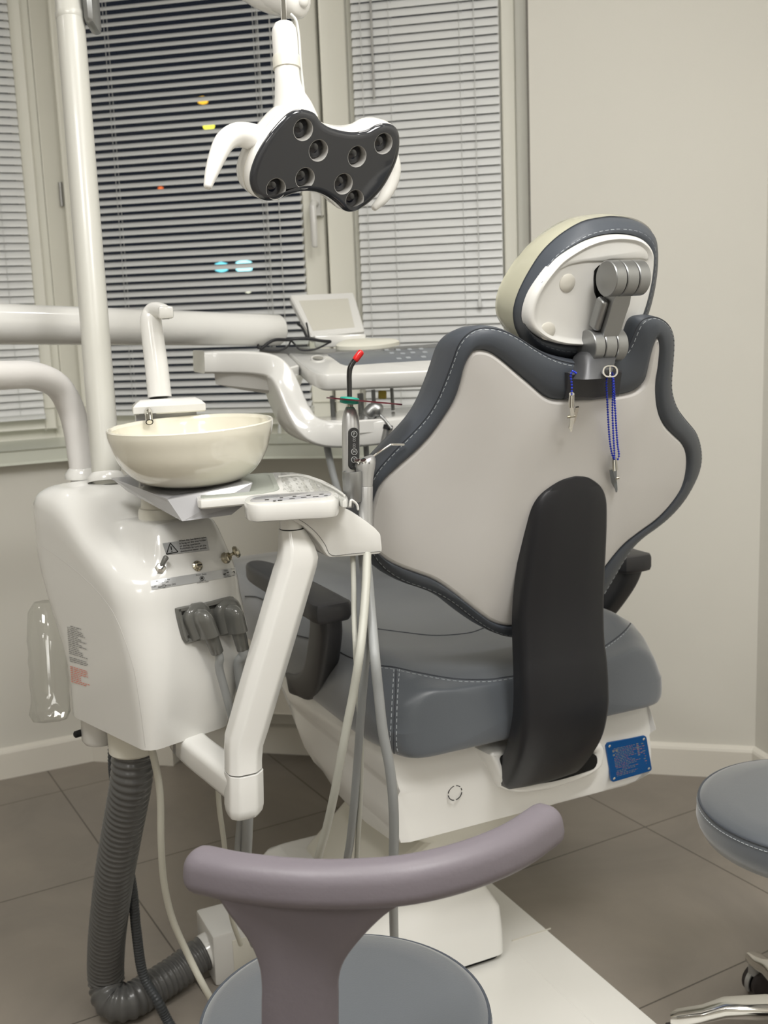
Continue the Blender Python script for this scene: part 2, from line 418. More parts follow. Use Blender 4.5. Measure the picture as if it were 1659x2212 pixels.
g = G(); g.box(wb(T1143 - .001, -.06, (ZS + WTOP) / 2), EB * .005, NB * .058, Z * ((WTOP - ZS) / 2)); struct('trim_4', g, 'seal', smooth=0)
# handle on the middle sash
hb = wb(*[wbt(686, 440, OFFW + .034)[0], OFFW + .034], wbt(686, 440, OFFW + .034)[1])
g = G(); g.box(hb + NB * .006, EB * .014, NB * .006, Z * .034, .005)
g.tube([hb + NB * .01, hb + NB * .04, hb + NB * .05 - Z * .012, hb + NB * .05 - Z * .12], [.009, .009, .010, .0085], 12, round_end=.6)
struct('handle', g, 'gloss', w2_)
# hinge fittings in the corner frame
g = G()
for py in (210, 420):
    t, z = wbt(133, py, OFFW + .014); g.tube([wb(t, OFFW + .018, z - .035), wb(t, OFFW + .018, z + .035)], .006, 10)
struct('hinge', g, 'alum2', w2_)

# ---------------------------------------------------------------- blinds
def blind(P, n, e, t0, t1, z0, z1, off, tilt, cords, pulls, wand, label, base_px=None):
    root = thing('venetian_blind', label, 'blind', P((t0 + t1) / 2, off, z0), 'venetian blinds in the windows')
    pitch = .0224; w = .0125; g = G(); z = z0 + .022; c, s = math.cos(math.radians(tilt)), math.sin(math.radians(tilt))
    while z < z1 - .04:
        sec = []
        for k in range(6):
            x = -w + 2 * w * k / 5; y = .0022 * (1 - (x / w) ** 2); sec.append((x * c - y * s * 0 + y * s, -x * s + y * c))   # room edge down
        sec2 = [(a - .0004 * s, b - .0004 * c) for a, b in sec[::-1]]
        dz = random.uniform(-.0005, .0005); dz2 = random.uniform(-.0005, .0005)
        g.loft([[P(t, off + a, z + b + q) for a, b in sec + sec2] for t, q in ((t0, dz), (t1, dz2))])
        z += pitch
    obj('slats', g, 'slat', root, smooth=50)
    g = G(); g.box(P((t0 + t1) / 2, off, z0 + .004), e * ((t1 - t0) / 2), n * .012, Z * .007, .003); obj('bottom_rail', g, 'slat', root)
    g = G(); g.box(P((t0 + t1) / 2, off, z1 - .02), e * ((t1 - t0) / 2), n * .014, Z * .02, .003); obj('head_rail', g, 'slat', root)
    for t in cords:
        g = G()
        for d in (-.0105, .0105): g.tube([P(t, off + d, z0), P(t, off + d, z1 - .03)], .0007, 6)
        g.tube([P(t + .006, off, z0), P(t + .006, off, z1 - .03)], .0008, 6)
        obj('ladder_cord', g, 'cord', root)
    for t, zb in pulls:
        g = G(); g.tube([P(t, off + .019, zb), P(t, off + .019, z1 - .03)], .0011, 6); q = obj('pull_cord', g, 'cord', root)
        g = G(); g.lathe([(.002, .03), (.006, .0), (.005, -.004)], P(t, off + .019, zb), Z, 10); obj('tassel', g, 'slat', q)
    for t, zb in wand:
        g = G(); g.tube([P(t, off + .021, zb), P(t, off + .021, z1 - .03)], .0032, 8); obj('tilt_wand', g, 'alum2', root)
    return root
ob = OFFW + .05
bt = lambda px, py: wbt(px, py, ob)[0]
zb2 = wbt(600, 888, ob)[1]
blind(wb, NB, EB, bt(187, 500), bt(656, 500), zb2, WTOP - .02, ob, 38, [bt(262, 500), bt(573, 500)], [(bt(585, 500), .99), (bt(610, 500), 1.02)], [],
      'half-open venetian blind in the middle window behind the lamp, night sky between its slats', None)
blind(wb, NB, EB, bt(777, 500), bt(1085, 500), zb2, WTOP - .02, ob, 66, [bt(856, 500), bt(1003, 500)], [(bt(1035, 500), wbt(1043, 660, ob)[1]), (bt(799, 500), 1.03)], [(bt(812, 218), wbt(812, 218, ob)[1])],
      'nearly closed grey venetian blind in the right-hand window behind the headrest', None)
lt = lambda px, py: wlt(px, py, .05)[0]
zb1 = wlt(50, 905, .05)[1]
blind(wl, NL, EL, -1.5, lt(60, 500), zb1, WTOP - .02, .05, 64, [lt(20, 650), -1.2], [], [],
      'nearly closed venetian blind at the left edge, in the window left of the white pole', None)

# ---------------------------------------------------------------- lights of the town, seen through the blind
def far_light(name, px, py, rx, col, st, label):
    g = G(); d = 9.0; c = Pd(px, py, d); k = d / F_PX
    g.lathe([(.001, -rx * k * .7), (rx * k * .8, -rx * k * .45), (rx * k, 0), (rx * k * .8, rx * k * .45), (.001, rx * k * .7)], c, Z, 16)
    solo(name, g, mat(name + '_glow', col, .5, emit=(col, st)), label, 'light', 'lights outside in the dark')
far_light('street_lamp', 438, 217, 12, (1, .55, .05), 1.6, 'amber lamp outside in the dark, upper one seen through the middle blind')
far_light('lit_window_lamp', 451, 272, 13, (1, .9, .08), 2.2, 'bright yellow lamp outside seen through the middle blind, lower one of two')
far_light('warning_lamp', 347, 407, 6, (1, .2, .05), 1.2, 'tiny red lamp outside seen through the middle blind near the white pole')
far_light('neon_sign', 478, 577, 16, (.25, .9, 1), 1.6, 'cyan glow outside low in the middle blind, left of its brighter twin')
far_light('neon_sign', 527, 575, 20, (.45, .95, 1), 2.4, 'bright cyan glow outside low in the middle blind, right one of a pair')
far_light('porch_lamp', 536, 628, 7, (1, .95, .7), 2.0, 'small white lamp outside just above the delivery arm')

# ---------------------------------------------------------------- radiator
rt0, rt1 = T380 + .05, bt(1060, 900)
zt = wbt(550, 1240, .075)[1]; zb = wbt(570, 1538, .12)[1]
root = thing('radiator', 'white panel radiator with slotted top grille under the middle window', 'radiator', wb((rt0 + rt1) / 2, .07, zb))
g = G()
g.box(wb((rt0 + rt1) / 2, .122, (zt + zb) / 2), EB * ((rt1 - rt0) / 2), NB * .006, Z * ((zt - zb) / 2), .004)
g.box(wb((rt0 + rt1) / 2, .026, (zt + zb) / 2), EB * ((rt1 - rt0) / 2), NB * .006, Z * ((zt - zb) / 2), .004)
for t in (rt0, rt1): g.box(wb(t, .074, (zt + zb) / 2), EB * .002, NB * .05, Z * ((zt - zb) / 2 - .004))
obj('panel', g, 'trim', root)
g = G(); t = rt0 + .01
while t < rt1 - .01:
    g.box(wb(t, .074, zt - .006), EB * .0035, NB * .044, Z * .005); t += .0135
for o_ in (.034, .074, .114): g.box(wb((rt0 + rt1) / 2, o_, zt - .005), EB * ((rt1 - rt0) / 2 - .003), NB * .003, Z * .006)
obj('grille', g, 'trim', root, smooth=0)
g = G(); g.box(wb((rt0 + rt1) / 2, .074, (zt + zb) / 2 - .02), EB * ((rt1 - rt0) / 2 - .02), NB * .03, Z * ((zt - zb) / 2 - .04)); obj('fins', g, 'inkgrey', root)
g = G()
for t in (rt0 + .15, rt1 - .15):
    g = G(); g.box(wb(t, .0095, (zt + zb) / 2), EB * .03, NB * .0095, Z * .1); obj('bracket', g, 'trim', root)

# ---------------------------------------------------------------- ceiling downlights and added fill panels
def area(loc, size, watts, col=(1, .985, .955), shape='DISK', size_y=None, name='ceiling_light', rot=None):
    l = bpy.data.lights.new(name, 'AREA'); l.shape = shape; l.size = size
    if size_y: l.size_y = size_y
    l.energy = watts; l.color = col
    o = bpy.data.objects.new(name, l); COL.objects.link(o); o.location = loc
    if rot: o.rotation_euler = rot
    return o
CAN_MAT = mat('downlight_diffuser', (1, .95, .86), .5, emit=((1, .98, .94), 9.0))
for (x, y) in ((-1.5, .2), (-.5, .2), (.6, .2), (1.3, .9), (-1.6, 1.3), (-.25, 1.2), (.55, 1.5), (-1.3, 2.4), (.35, 2.35), (-.6, -1.2), (.7, -1.2)):
    root = thing('ceiling_spotlight', 'round recessed ceiling downlight', 'light', (x, y, CEIL - .012), 'ceiling downlights')
    g = G(); g.lathe([(.052, 0), (.052, .012), (.040, .012), (.040, .002)], (x, y, CEIL - .012), Z, 24); obj('trim_ring', g, 'trim', root)
    g = G(); g.lathe([(.038, .004), (.038, .008)], (x, y, CEIL - .012), Z, 20); obj('diffuser', g, CAN_MAT, root)
    area((x, y, CEIL - .02), .085, 1.3)
for (x, y, w) in ((-.9, -1.65, 8), (.9, -1.65, 8), (-.6, .40, 25), (.75, .45, 28), (.25, 1.45, 9)):  # soft panels added out of view to fill in the light
    g = G(); g.box((x, y, CEIL - .012), (.3, 0, 0), (0, .3, 0), (0, 0, .012), .004)
    solo('fill_panel_light', g, mat('fill_panel_diffuser', (1, .96, .9), .5, emit=((1, .95, .88), 1.5)), 'added square white panel at the ceiling, unseen, for fill light', 'light', 'added fill light panels')
    area((x, y, CEIL - .03), .58, w, shape='SQUARE')
wd = bpy.data.worlds.new('night'); SC.world = wd; wd.use_nodes = True
wd.node_tree.nodes['Background'].inputs[0].default_value = (.010, .012, .018, 1); wd.node_tree.nodes['Background'].inputs[1].default_value = 1
SC.view_settings.view_transform = 'Standard'; SC.view_settings.look = 'None'; SC.view_settings.exposure = 0.1; SC.view_settings.gamma = 1.0; SC.view_settings.use_curve_mapping = False
SC.cycles.use_denoising = True; SC.cycles.max_bounces = 10; SC.cycles.transparent_max_bounces = 16; SC.cycles.caustics_reflective = False; SC.cycles.caustics_refractive = False; SC.cycles.sample_clamp_indirect = 4
# ================================================================== spittoon / water unit
UB = Pd(325, 1625, 1.68); UU = heading(47); UV = heading(-43)      # u to the right along its front, s backwards
ZB = UB.z
def un(u, s, z): return V((UB.x, UB.y, 0)) + UU * u + UV * s + Z * z
UC = un(.1, .18, ZB)
unit = thing('water_unit', 'glossy white dental water unit box left of the patient chair, carrying the ivory bowl', 'dental unit', (UC.x, UC.y, ZB))
def sstep(a, b, x):
    t = max(0, min(1, (x - a) / (b - a))); return t * t * (3 - 2 * t)
def plan(z01, n=88):
    """rounded outline of the body at relative height z01 (0 bottom, 1 shoulder)"""
    wR = .150 + .060 * min(1, z01 * 1.6); back = .275 + .085 * sstep(.15, .8, z01)
    fr = -.012 * math.sin(PI * min(1, z01 * 1.1)); rf = .022 + .05 * z01; rb = .05 + .03 * z01
    pts = []
    x0, x1, y0, y1 = -.004 - .006 * z01, wR, fr, back
    for cx, cy, r, a0 in ((x1 - rf, y1 - rb, min(rb, .08), 0), (x0 + rb, y1 - rb, rb, 90), (x0 + rf, y0 + rf, rf, 180), (x1 - rf * .8, y0 + rf * .8, rf * .8, 270)):
        for i in range(9):
            a = math.radians(a0 + 90 * i / 8); pts.append((cx + r * math.cos(a), cy + r * math.sin(a)))
    pts = [p for p in resample(pts, n)]
    return [(p.x, p.y) for p in pts]
def shoulder(s): return .905 + .115 * sstep(0.0, .26, s) + .012 * sstep(.2, .35, s)
def top_h(u, s):
    h = .955 + .065 * sstep(.02, .20, s) + .040 * sstep(.13, .24, s) - .03 * sstep(.30, .40, s)
    ped = (sstep(-.012, .055, s)) * (1 - sstep(.14, .19, s)) * sstep(.035, .075, u) * (1 - sstep(.175, .205, u))
    return h * (1 - ped) + max(h, 1.012) * ped
N_ = 88; rings = []
for k in range(13):
    z01 = k / 12; pl = plan(z01, N_); bot = ZB
    ring = []
    for u, s in pl:
        zs = shoulder(s) ; z = bot + (zs - bot) * z01 + .02 * (1 - z01) * sstep(.0, .3, s) * 0
        ring.append((u, s, z))
    rings.append(ring)
pl = plan(1.0, N_); cu, cs = .10, .17
edge = rings[-1]
for k in range(1, 25):
    t = 1 - k / 25
    ring = []
    for (u, s), (eu, es, ez) in zip(pl, edge):
        uu, ss = cu + (u - cu) * t, cs + (s - cs) * t
        # quarter-round at the rim
        dr = (1 - t) * math.hypot(u - cu, s - cs)
        rr = .055; q = min(1, dr / rr); rise = math.sqrt(max(0, 1 - (1 - q) ** 2))
        ring.append((uu, ss, ez + (top_h(uu, ss) - ez) * rise))
    rings.append(ring)
g = G(); g.loft([[un(*p) for p in r] for r in rings])
obj('body', g, 'gloss', unit, smooth=60)
def on_body(px, py, lift=.0006):
    """foot of the line of sight on the body, with the local frame"""
    def hit(px, py):
        r = ray(px, py); o = EYEP
        h = BODY.ray_cast(o, r.normalized()); return h[0], h[1]
    p, n = hit(px, py)
    if p is None: p, n, _i, _d = BODY.find_nearest(Pd(px, py, 1.67))
    q, _ = hit(px + 6, py - 1)
    ex = (q - p) if q else EB; ex = (ex - n * ex.dot(n)).normalized(); ey = n.cross(ex)
    return p + n * lift, ex, ey, n
from mathutils.bvhtree import BVHTree
BODY = BVHTree.FromPolygons([tuple(p) for p in g.v], g.f)
def conform(g, bvh, lift):
    """press thin type or film onto the curved housing below it, along the given direction"""
    return g
HCC = Pz(288, 1616, ZB - .05); HCC.z = ZB
DBC = Pz(217, 1598, ZB - .055); DBC.z = ZB
def floor_of(u, s, r, h, n=20): return un(u, s, ZB - h)
g = G(); g.lathe([(.036, -.056), (.040, -.052), (.040, .004)], HCC, Z, 28); obj('hose_collar', g, 'ivoryp', unit)
g = G(); g.lathe([(.026, -.058), (.031, -.050), (.031, .004)], DBC, Z, 24); q = obj('drain_boss', g, 'gloss', unit)
g = G(); g.lathe([(.006, 0), (.006, .012), (.004, .014)], DBC - UU * .026 + UV * .014 - Z * .038, -UU, 12); obj('drain_screw', g, 'hole', q)
# seam line of the side cover: a fine groove strip lying on the body
def strip_on(pxs, w, lift=.0005, h=.0006):
    pts = []
    for px, py in pxs:
        f = on_body(px, py, lift)
        if f: pts.append(f)
    g = G()
    if len(pts) > 1: g.tube([p[0] for p in pts], w, 6)
    return g
seam = cr([(85, 1175), (150, 1222), (205, 1272), (245, 1325), (272, 1390), (290, 1450), (303, 1530), (314, 1615)], 8)
g = strip_on([(p.x, p.y) for p in seam], .0005, -.0001); obj('cover_seam', g, 'cup', unit)
# warning sticker, switch strip
def sticker(name, px, py, w, h, mt, parent, tilt=0.0, lift=.0012):
    o, ex, ey, n = on_body(px, py, lift)
    if tilt: ex, ey = ex * math.cos(tilt) + ey * math.sin(tilt), ey * math.cos(tilt) - ex * math.sin(tilt)
    return o, ex, ey, n
def px_frame(p00, p10, p01, lift):
    """frame on the body from three photograph spots: origin, right, up"""
    a = on_body(*p00, lift); b = on_body(*p10, lift); c = on_body(*p01, lift)
    ex = (b[0] - a[0]); ey = (c[0] - a[0]); L = ex.length; Hh = ey.length
    ex.normalize(); n = ex.cross(ey).normalized(); ey = n.cross(ex)
    if n.dot(EYEP - a[0]) < 0: n = -n
    return a[0], ex, ey, n, L, Hh
def bent_sheet(quad, nu, nv, lift, th):
    """sheet that follows the housing between four photograph corners (bl, br, tr, tl)"""
    bl, br, tr, tl = [V(q) for q in quad]; up = []; dn = []
    for j in range(nv + 1):
        for i in range(nu + 1):
            p = bl.lerp(br, i / nu).lerp(tl.lerp(tr, i / nu), j / nv); f = on_body(p.x, p.y, 0)
            up.append(f[0] + f[3] * (lift + th)); dn.append(f[0] + f[3] * lift)
    n = len(up); fs = []
    for j in range(nv):
        for i in range(nu):
            a = j * (nu + 1) + i; q = (a, a + 1, a + nu + 2, a + nu + 1); fs.append(q); fs.append(tuple(k + n for k in q[::-1]))
    bd = [i for i in range(nu + 1)] + [(nu + 1) * j + nu for j in range(1, nu + 1 if False else nv + 1)] + [nv * (nu + 1) + i for i in range(nu - 1, -1, -1)] + [(nu + 1) * j for j in range(nv - 1, 0, -1)]
    for k in range(len(bd)):
        a, b = bd[k], bd[(k + 1) % len(bd)]; fs.append((a, b, b + n, a + n))
    g = G(); g.add(up + dn, fs); return g
def type_on_body(lines, p_left, p_right, size_px, gap_px, align='LEFT', lift=.0012):
    """rows of lettering following the housing; p_left/p_right give the first row's baseline in the photograph"""
    out = G(); pl, pr = V(p_left), V(p_right); d = (pr - pl).normalized(); dn = V((-d.y, d.x))
    for k, body in enumerate(lines):
        cu = bpy.data.curves.new('type', 'FONT'); cu.body = body; cu.size = 1; cu.align_x = align; cu.align_y = 'BOTTOM_BASELINE'; cu.resolution_u = 4
        to = bpy.data.objects.new('type', cu); COL.objects.link(to)
        dg = bpy.context.evaluated_depsgraph_get(); me = bpy.data.meshes.new_from_object(to.evaluated_get(dg))
        base = pl + dn * (gap_px * k) if align == 'LEFT' else (pl + pr) / 2 + dn * (gap_px * k)
        vs = []
        for q in me.vertices:
            p = base + d * (q.co.x * size_px) - dn * (q.co.y * size_px)
            f = on_body(p.x, p.y, lift); vs.append(f[0] if f else UC)
        out.add(vs, [tuple(p.vertices) for p in me.polygons])
        bpy.data.objects.remove(to); bpy.data.curves.remove(cu); bpy.data.meshes.remove(me)
    return out
g = bent_sheet([(359, 1199), (452, 1189), (446, 1160), (351, 1174)], 8, 4, .0003, .0005); stk = obj('warning_sticker', g, 'sticker', unit, label='silver warning sticker with a black triangle')
g = type_on_body(['When the handpiece tube', 'is hung on the tray holder', 'or during operation.', 'Forbidden to turn on the', 'disinfection water switch.'], (386, 1171), (442, 1163), 5.6, 5.7); obj('lettering', g, 'ink', stk, smooth=0)
def line_on(pts, w_px, lift=.0013):
    """flat printed stroke on the housing along photograph points"""
    g = G(); P_ = [V(p) for p in pts]; L = []
    P_ = resample(P_, max(2, int(sum((P_[i + 1] - P_[i]).length for i in range(len(P_) - 1)) / 1.4) + 1), False)
    for i, p in enumerate(P_):
        t = (P_[min(i + 1, len(P_) - 1)] - P_[max(0, i - 1)]).normalized(); nrm = V((-t.y, t.x)) * (w_px / 2)
        a = on_body(p.x + nrm.x, p.y + nrm.y, lift); b = on_body(p.x - nrm.x, p.y - nrm.y, lift)
        if a and b: L.append((a[0], b[0]))
    v = [q for ab in L for q in ab]; g.add(v, [(2 * i, 2 * i + 1, 2 * i + 3, 2 * i + 2) for i in range(len(L) - 1)]); return g
tri = [(359, 1197.5), (367, 1173.5), (383.5, 1192.5), (359, 1197.5)]
g = merge(*[line_on([tri[i], tri[i + 1]], 2.0) for i in range(3)], line_on([(368.2, 1180.5), (370, 1188.5)], 2.2), line_on([(370.3, 1190.4), (370.8, 1192.4)], 2.2)); obj('warning_triangle', g, 'ink', stk, smooth=0)
g = bent_sheet([(328, 1274.5), (510, 1244), (507, 1226), (324, 1255)], 18, 4, .0003, .0005); strip = obj('switch_label_strip', g, 'sticker', unit, label='silver label strip under the switches')
g = merge(type_on_body(['Air Vacuum Pot', 'Water Tank'], (338, 1257.5), (366, 1253), 4.6, 4.6, 'CENTER'),
          type_on_body(['OFF'], (328, 1270.5), (340, 1268.5), 6.0, 5), type_on_body(['ON'], (370.5, 1264.5), (380, 1263), 5.4, 5),
          type_on_body(['Power  Pump'], (424, 1244), (444, 1241), 4.2, 5, 'CENTER'), type_on_body(['Switch of', 'disinfection water'], (426, 1257.4), (448, 1254.2), 3.6, 3.4, 'CENTER'),
          type_on_body(['Tap in'], (482, 1234.6), (492, 1233), 3.6, 4, 'CENTER'), type_on_body(['input water'], (486, 1247.5), (496, 1246), 3.4, 4, 'CENTER'), type_on_body(['Mode'], (497, 1231), (507, 1229.4), 3.4, 4, 'CENTER'))
obj('lettering', g, 'ink', strip, smooth=0)
def ringpx(c, r, w, n=18): return line_on([(c[0] + r * math.cos(2 * PI * k / n), c[1] + r * math.sin(2 * PI * k / n)) for k in range(n + 1)], w)
g = merge(ringpx((435.5, 1249.2), 4.5, 1.0), ringpx((435.5, 1249.2), 1.4, 2.8), line_on([(341, 1267.5), (350, 1266)], .8), line_on([(357, 1264.6), (368, 1262.6)], .8), line_on([(341, 1269.5), (349, 1268.2)], .8), line_on([(358, 1266.6), (368, 1264.8)], .8), ringpx((353.5, 1265.8), 4.2, .8, 6), ringpx((353.5, 1265.8), 1.5, .7),
          line_on([(481, 1240.6), (487, 1239.6)], 2.0), line_on([(484, 1241), (485.4, 1243.5)], 1.4), line_on([(489, 1236.8), (493, 1236.2)], 1.6), line_on([(489, 1243.2), (495, 1242)], .8), line_on([(502, 1234.5), (505, 1235)], 2), line_on([(504.5, 1235), (505.5, 1239)], 1.6), line_on([(500.5, 1243.4), (506, 1242.4)], 1.0))
obj('pictogram', g, 'ink', strip, smooth=0)
# instruction print on the side: black rows and red rows
rows = []; red = []
random.seed(3)
for k in range(31):
    y = 1350 + k * 4.05; x0 = 146 + (y - 1350) * .075; L = random.choice((38, 34, 40, 30, 22, 37)); ind = 0
    if k == 0: ind, L = 7, 24
    if k in (16, 20, 21): continue
    x = x0 + ind; segs = []
    while x < x0 + ind + L:
        w = random.uniform(3, 8); segs.append(line_on([(x, y + (x - x0) * .30), (min(x + w, x0 + ind + L), y + (min(x + w, x0 + ind + L) - x0) * .30)], 1.25)); x += w + 1.4
    (red if k > 21 else rows).append(merge(*segs))
print_ = obj('instruction_print', merge(*rows), 'inkgrey', unit, smooth=0); obj('red_instruction_print', merge(*red), 'inkred', unit, smooth=0)
# switches
def stud(px, py): return on_body(px, py, 0)
o, ex, ey, n = stud(347, 1228)
g = G(); g.lathe([(.0085, 0), (.0085, .004), (.0065, .006), (.0045, .009), (.004, .010)], o, n, 6); sw = obj('toggle_switch', g, 'chrome', unit)
tip = o + n * .012 + ex * .011 + ey * .011
g = G(); g.tube([o + n * .006, o + n * .010 + ex * .004 + ey * .003, tip], [.003, .0034, .0046], 12, round_end=.7); obj('lever', g, 'greyp', sw)
o, ex, ey, n = stud(426, 1223)
g = G(); g.lathe([(.0085, 0), (.0085, .002), (.006, .004), (.006, .0065), (.0045, .008)], o, n, 20); scr = obj('slotted_screw', g, 'brass', unit)
g = G(); g.box(o + n * .0078, ex * .0042, ey * .0008, n * .0005); obj('slot', g, 'hole', scr)
o, ex, ey, n = stud(486, 1206)
g = G(); g.lathe([(.0095, 0), (.0095, .003), (.007, .005), (.007, .009), (.005, .010)], o, n, 20); pb = obj('push_knob', g, 'brass', unit)
d = (n + ex * .65 + ey * .25).normalized()
g = G(); g.lathe([(.003, .004), (.0025, .014), (.004, .016), (.0095, .018), (.0105, .021), (.008, .0245), (.002, .026)], o, d, 20); obj('knob', g, 'brass', pb)
# socket plate with two elbow plugs on the front
sx = [(379, 1318), (396, 1387), (518, 1362), (512, 1300), (494, 1288)]
o, ex, ey, n = on_body(448, 1335, .0)
n = (n * .7 + (-UV) * .3).normalized(); ex = (on_body(505, 1320, 0)[0] - on_body(395, 1345, 0)[0]).normalized(); ex = (ex - n * ex.dot(n)).normalized(); ey = n.cross(ex)
if ey.z < 0: ey = -ey
SO = o
poly = []
for px, py in cr([(379, 1322), (385, 1312), (440, 1302), (492, 1289), (503, 1291), (512, 1303), (522, 1345), (524, 1360), (515, 1366), (450, 1378), (405, 1389), (396, 1386), (389, 1370)], 4, True):
    q = Pp(px, py, o, n) - o if not hasattr(px, 'x') else None
    poly.append((q.dot(ex), q.dot(ey)))
g = G(); g.slab(poly, (o, ex, ey, n), [(0, -.012), (0, .004), (.002, .007), (.006, .007), (.0075, .004), (.012, .004)]); sock = obj('socket_plate', g, 'greyp', unit)
def plug(cx, cy, bx, by, rad):
    """rounded elbow hood on the plate with a sleeve pointing down: photograph spots of the hood crown and the sleeve end"""
    c = Pp(cx, cy, SO + n * .004, n); e = Pp(bx, by, SO + n * .019, n)
    d = (e - Pp(cx, cy, SO + n * .019, n)); d = (d - n * d.dot(n)).normalized(); w = d.cross(n)
    wing = []                                              # flat skirt lying on the plate
    for t in [i / 11 for i in range(12)]:
        L = -.021 + t * .052; ww = rad * 1.34 * math.sqrt(max(.0004, 1 - max(0, (.020 - (L + .021)) / .020) ** 2)); hh = .013 * min(1, math.sqrt(max(.0004, 1 - max(0, (.010 - (L + .021)) / .010) ** 2)))
        wing.append([c + d * L + w * (ww * math.copysign(abs(math.cos(a)) ** .6, math.cos(a))) + n * (hh * max(0, math.sin(a)) ** .6) for a in [PI * j / 18 for j in range(19)]])
    g = G(); g.loft(wing)
    tube = []
    for t in [i / 13 for i in range(14)]:
        L = -.013 + t * .046; k = math.sqrt(max(.0004, 1 - max(0, (.020 - (L + .013)) / .020) ** 2)); ww = rad * .84 * k; hh = .012 + .026 * k
        tube.append([c + d * L + w * (ww * math.cos(a)) + n * (.006 + (hh - .006) * math.sin(a)) if math.sin(a) >= 0 else c + d * L + w * (ww * math.cos(a)) + n * .004 for a in [2 * PI * j / 32 for j in range(32)]])
    g.loft(tube); pl = obj('elbow_plug', g, 'greyp', unit, smooth=45)
    s0 = c + d * .027 + n * .019
    g = G(); g.tube([s0, s0 + d * .036, s0 + d * .037], [rad * .66, rad * .55, rad * .5], 24); obj('sleeve', g, 'greyp', pl)
    return s0 + d * .034, d
P1, D1 = plug(424, 1330, 452, 1400, .0180)
P2, D2 = plug(490, 1320, 507, 1390, .0180)
# suction hoses hanging from the plugs: each a hose of its own, held up by the holder arm
def hang(pxd, r, name, mt, label, grp=None, start=None, n=10):
    pts = (list(start) if start is not None else []) + [Pd(*p) for p in pxd]
    g = G(); g.tube(cr(pts, n), r, 14, caps=True); return solo(name, g, mt, label, 'hose', grp)
dP = lambda p: (p - EYEP).dot(FW)
hang([(474, 1446, dP(P1) + .012), (491, 1510, dP(P1) + .03), (508, 1580, dP(P1) + .055), (517, 1660, 1.72), (522, 1740, 1.76), (514, 1850, 1.84), (516, 1930, 1.93), (530, 1990, 2.02), (548, 2040, 2.10)], .0066, 'suction_hose', 'greyhose', 'grey suction hose from the left-hand grey plug, passing behind the arm elbow', None, (P1, P1 + D1 * .012))
hang([(516, 1436, dP(P2) + .01), (525, 1510, dP(P2) + .03), (534, 1600, dP(P2) + .06), (537, 1700, 1.75), (534, 1800, 1.79), (532, 1900, 1.90), (548, 1975, 2.0), (566, 2030, 2.10)], .0090, 'suction_hose', 'greyhose', 'thicker grey suction hose from the right-hand plug nearest the chair', None, (P2, P2 + D2 * .012))

# ---------------------------------------------------------------- bowl
BD = 1.70
bc = Pd(414, 1052, BD); rimc = Pd(411, 919, BD); bax = Z
br_ = 178.5 * BD / F_PX
hz = (Pd(412, 937, BD - br_ * .9).z)
zr = Pd(411, 917, BD).z; zb_ = Pd(414, 1056, BD - .05).z
Hb = zr - zb_
prof = [(.001, .004), (.055, .004), (.060, 0), (.066, .001), (.078, .008)]
pts = cr([(.066, .001), (.083, .007), (.101, .021), (.1160, .043), (.1240, .066), (.1278, Hb * .88), (.1290, Hb)], 6)
k = br_ / .129
prof = [(.001, .002), (.058, .002), (.060, 0)] + [(p.x * k, p.y * Hb / max(Hb, .001)) for p in pts]
inner = [((p.x - .0065) * k, p.y + .006) for p in pts[::-1] if p.y < Hb - .008]
prof += [((.1275) * k, Hb + .0018), ((.1250) * k, Hb + .0012), (.1226 * k, Hb - .003)] + inner + [(.02, .009), (.001, .005)]
g = G(); cc = V((rimc.x, rimc.y, zb_))
g.lathe(prof, cc, Z, 72)
# the rim leans a little: shear about the base
lean = UU * .045 + UV * .02
for i, p in enumerate(g.v):
    h = p.z - zb_; d = (p - cc); d.z = 0
    p.z += d.dot(UU * .03) * (h / Hb)
bowl = solo('spittoon_bowl', g, 'ivory', 'round ivory ceramic spittoon bowl on the white water unit', 'bowl', base=(cc.x, cc.y, zb_))
# pedestal collar and V-shaped grey splash tray below the bowl
col_c = un(.085, .062, 1.012)
zc0 = 1.008; cpt = on_body(345, 1119, 0)[0] + V((0, .012, 0)); cz = on_body(345, 1119, 0)[0].z; 
g = G(); g.lathe([(.036, -.02), (.036, .010), (.034, .016), (.031, .017), (.0295, .034), (.029, .07)], (cpt.x, cpt.y, cz), Z, 36); obj('bowl_collar', g, 'ivoryp', unit)
tq = [(241, 1033, 1.75), (366, 1078, 1.63), (424, 1066, 1.63), (526, 1050, 1.63)]
lo = [(300, 1080, 1.72), (397, 1125, 1.64), (502, 1110, 1.64), (526, 1060, 1.63)]
A_ = Pd(241, 1033, 1.76); B_ = Pd(362, 1079, 1.62); C_ = Pd(545, 1043, 1.66); A2 = Pd(276, 1062, 1.745); B2 = Pd(394, 1126, 1.615); C2 = Pd(500, 1112, 1.64); C3 = Pd(530, 1088, 1.655)
g = G(); nb = (EYEP - B_).normalized() * .003
D_ = Pd(455, 1020, 1.82); D2_ = Pd(430, 1060, 1.80)
def plate(g, quad, th):
    a, b, c = quad[0], quad[1], quad[2]; nn = (b - a).cross(c - a).normalized() * th
    k = len(quad); g.add([p for p in quad] + [p + nn for p in quad], [tuple(range(k)), tuple(range(2 * k - 1, k - 1, -1))] + [(i, (i + 1) % k, (i + 1) % k + k, i + k) for i in range(k)])
plate(g, [A_, B_, B2, A2], .003); plate(g, [B_, C_, C3, C2, B2], .003); plate(g, [A_ - Z * .002, B_ - Z * .002, C_ - Z * .002, D_ - Z * .002], .003)
obj('splash_tray', g, 'vtray', unit, smooth=0)
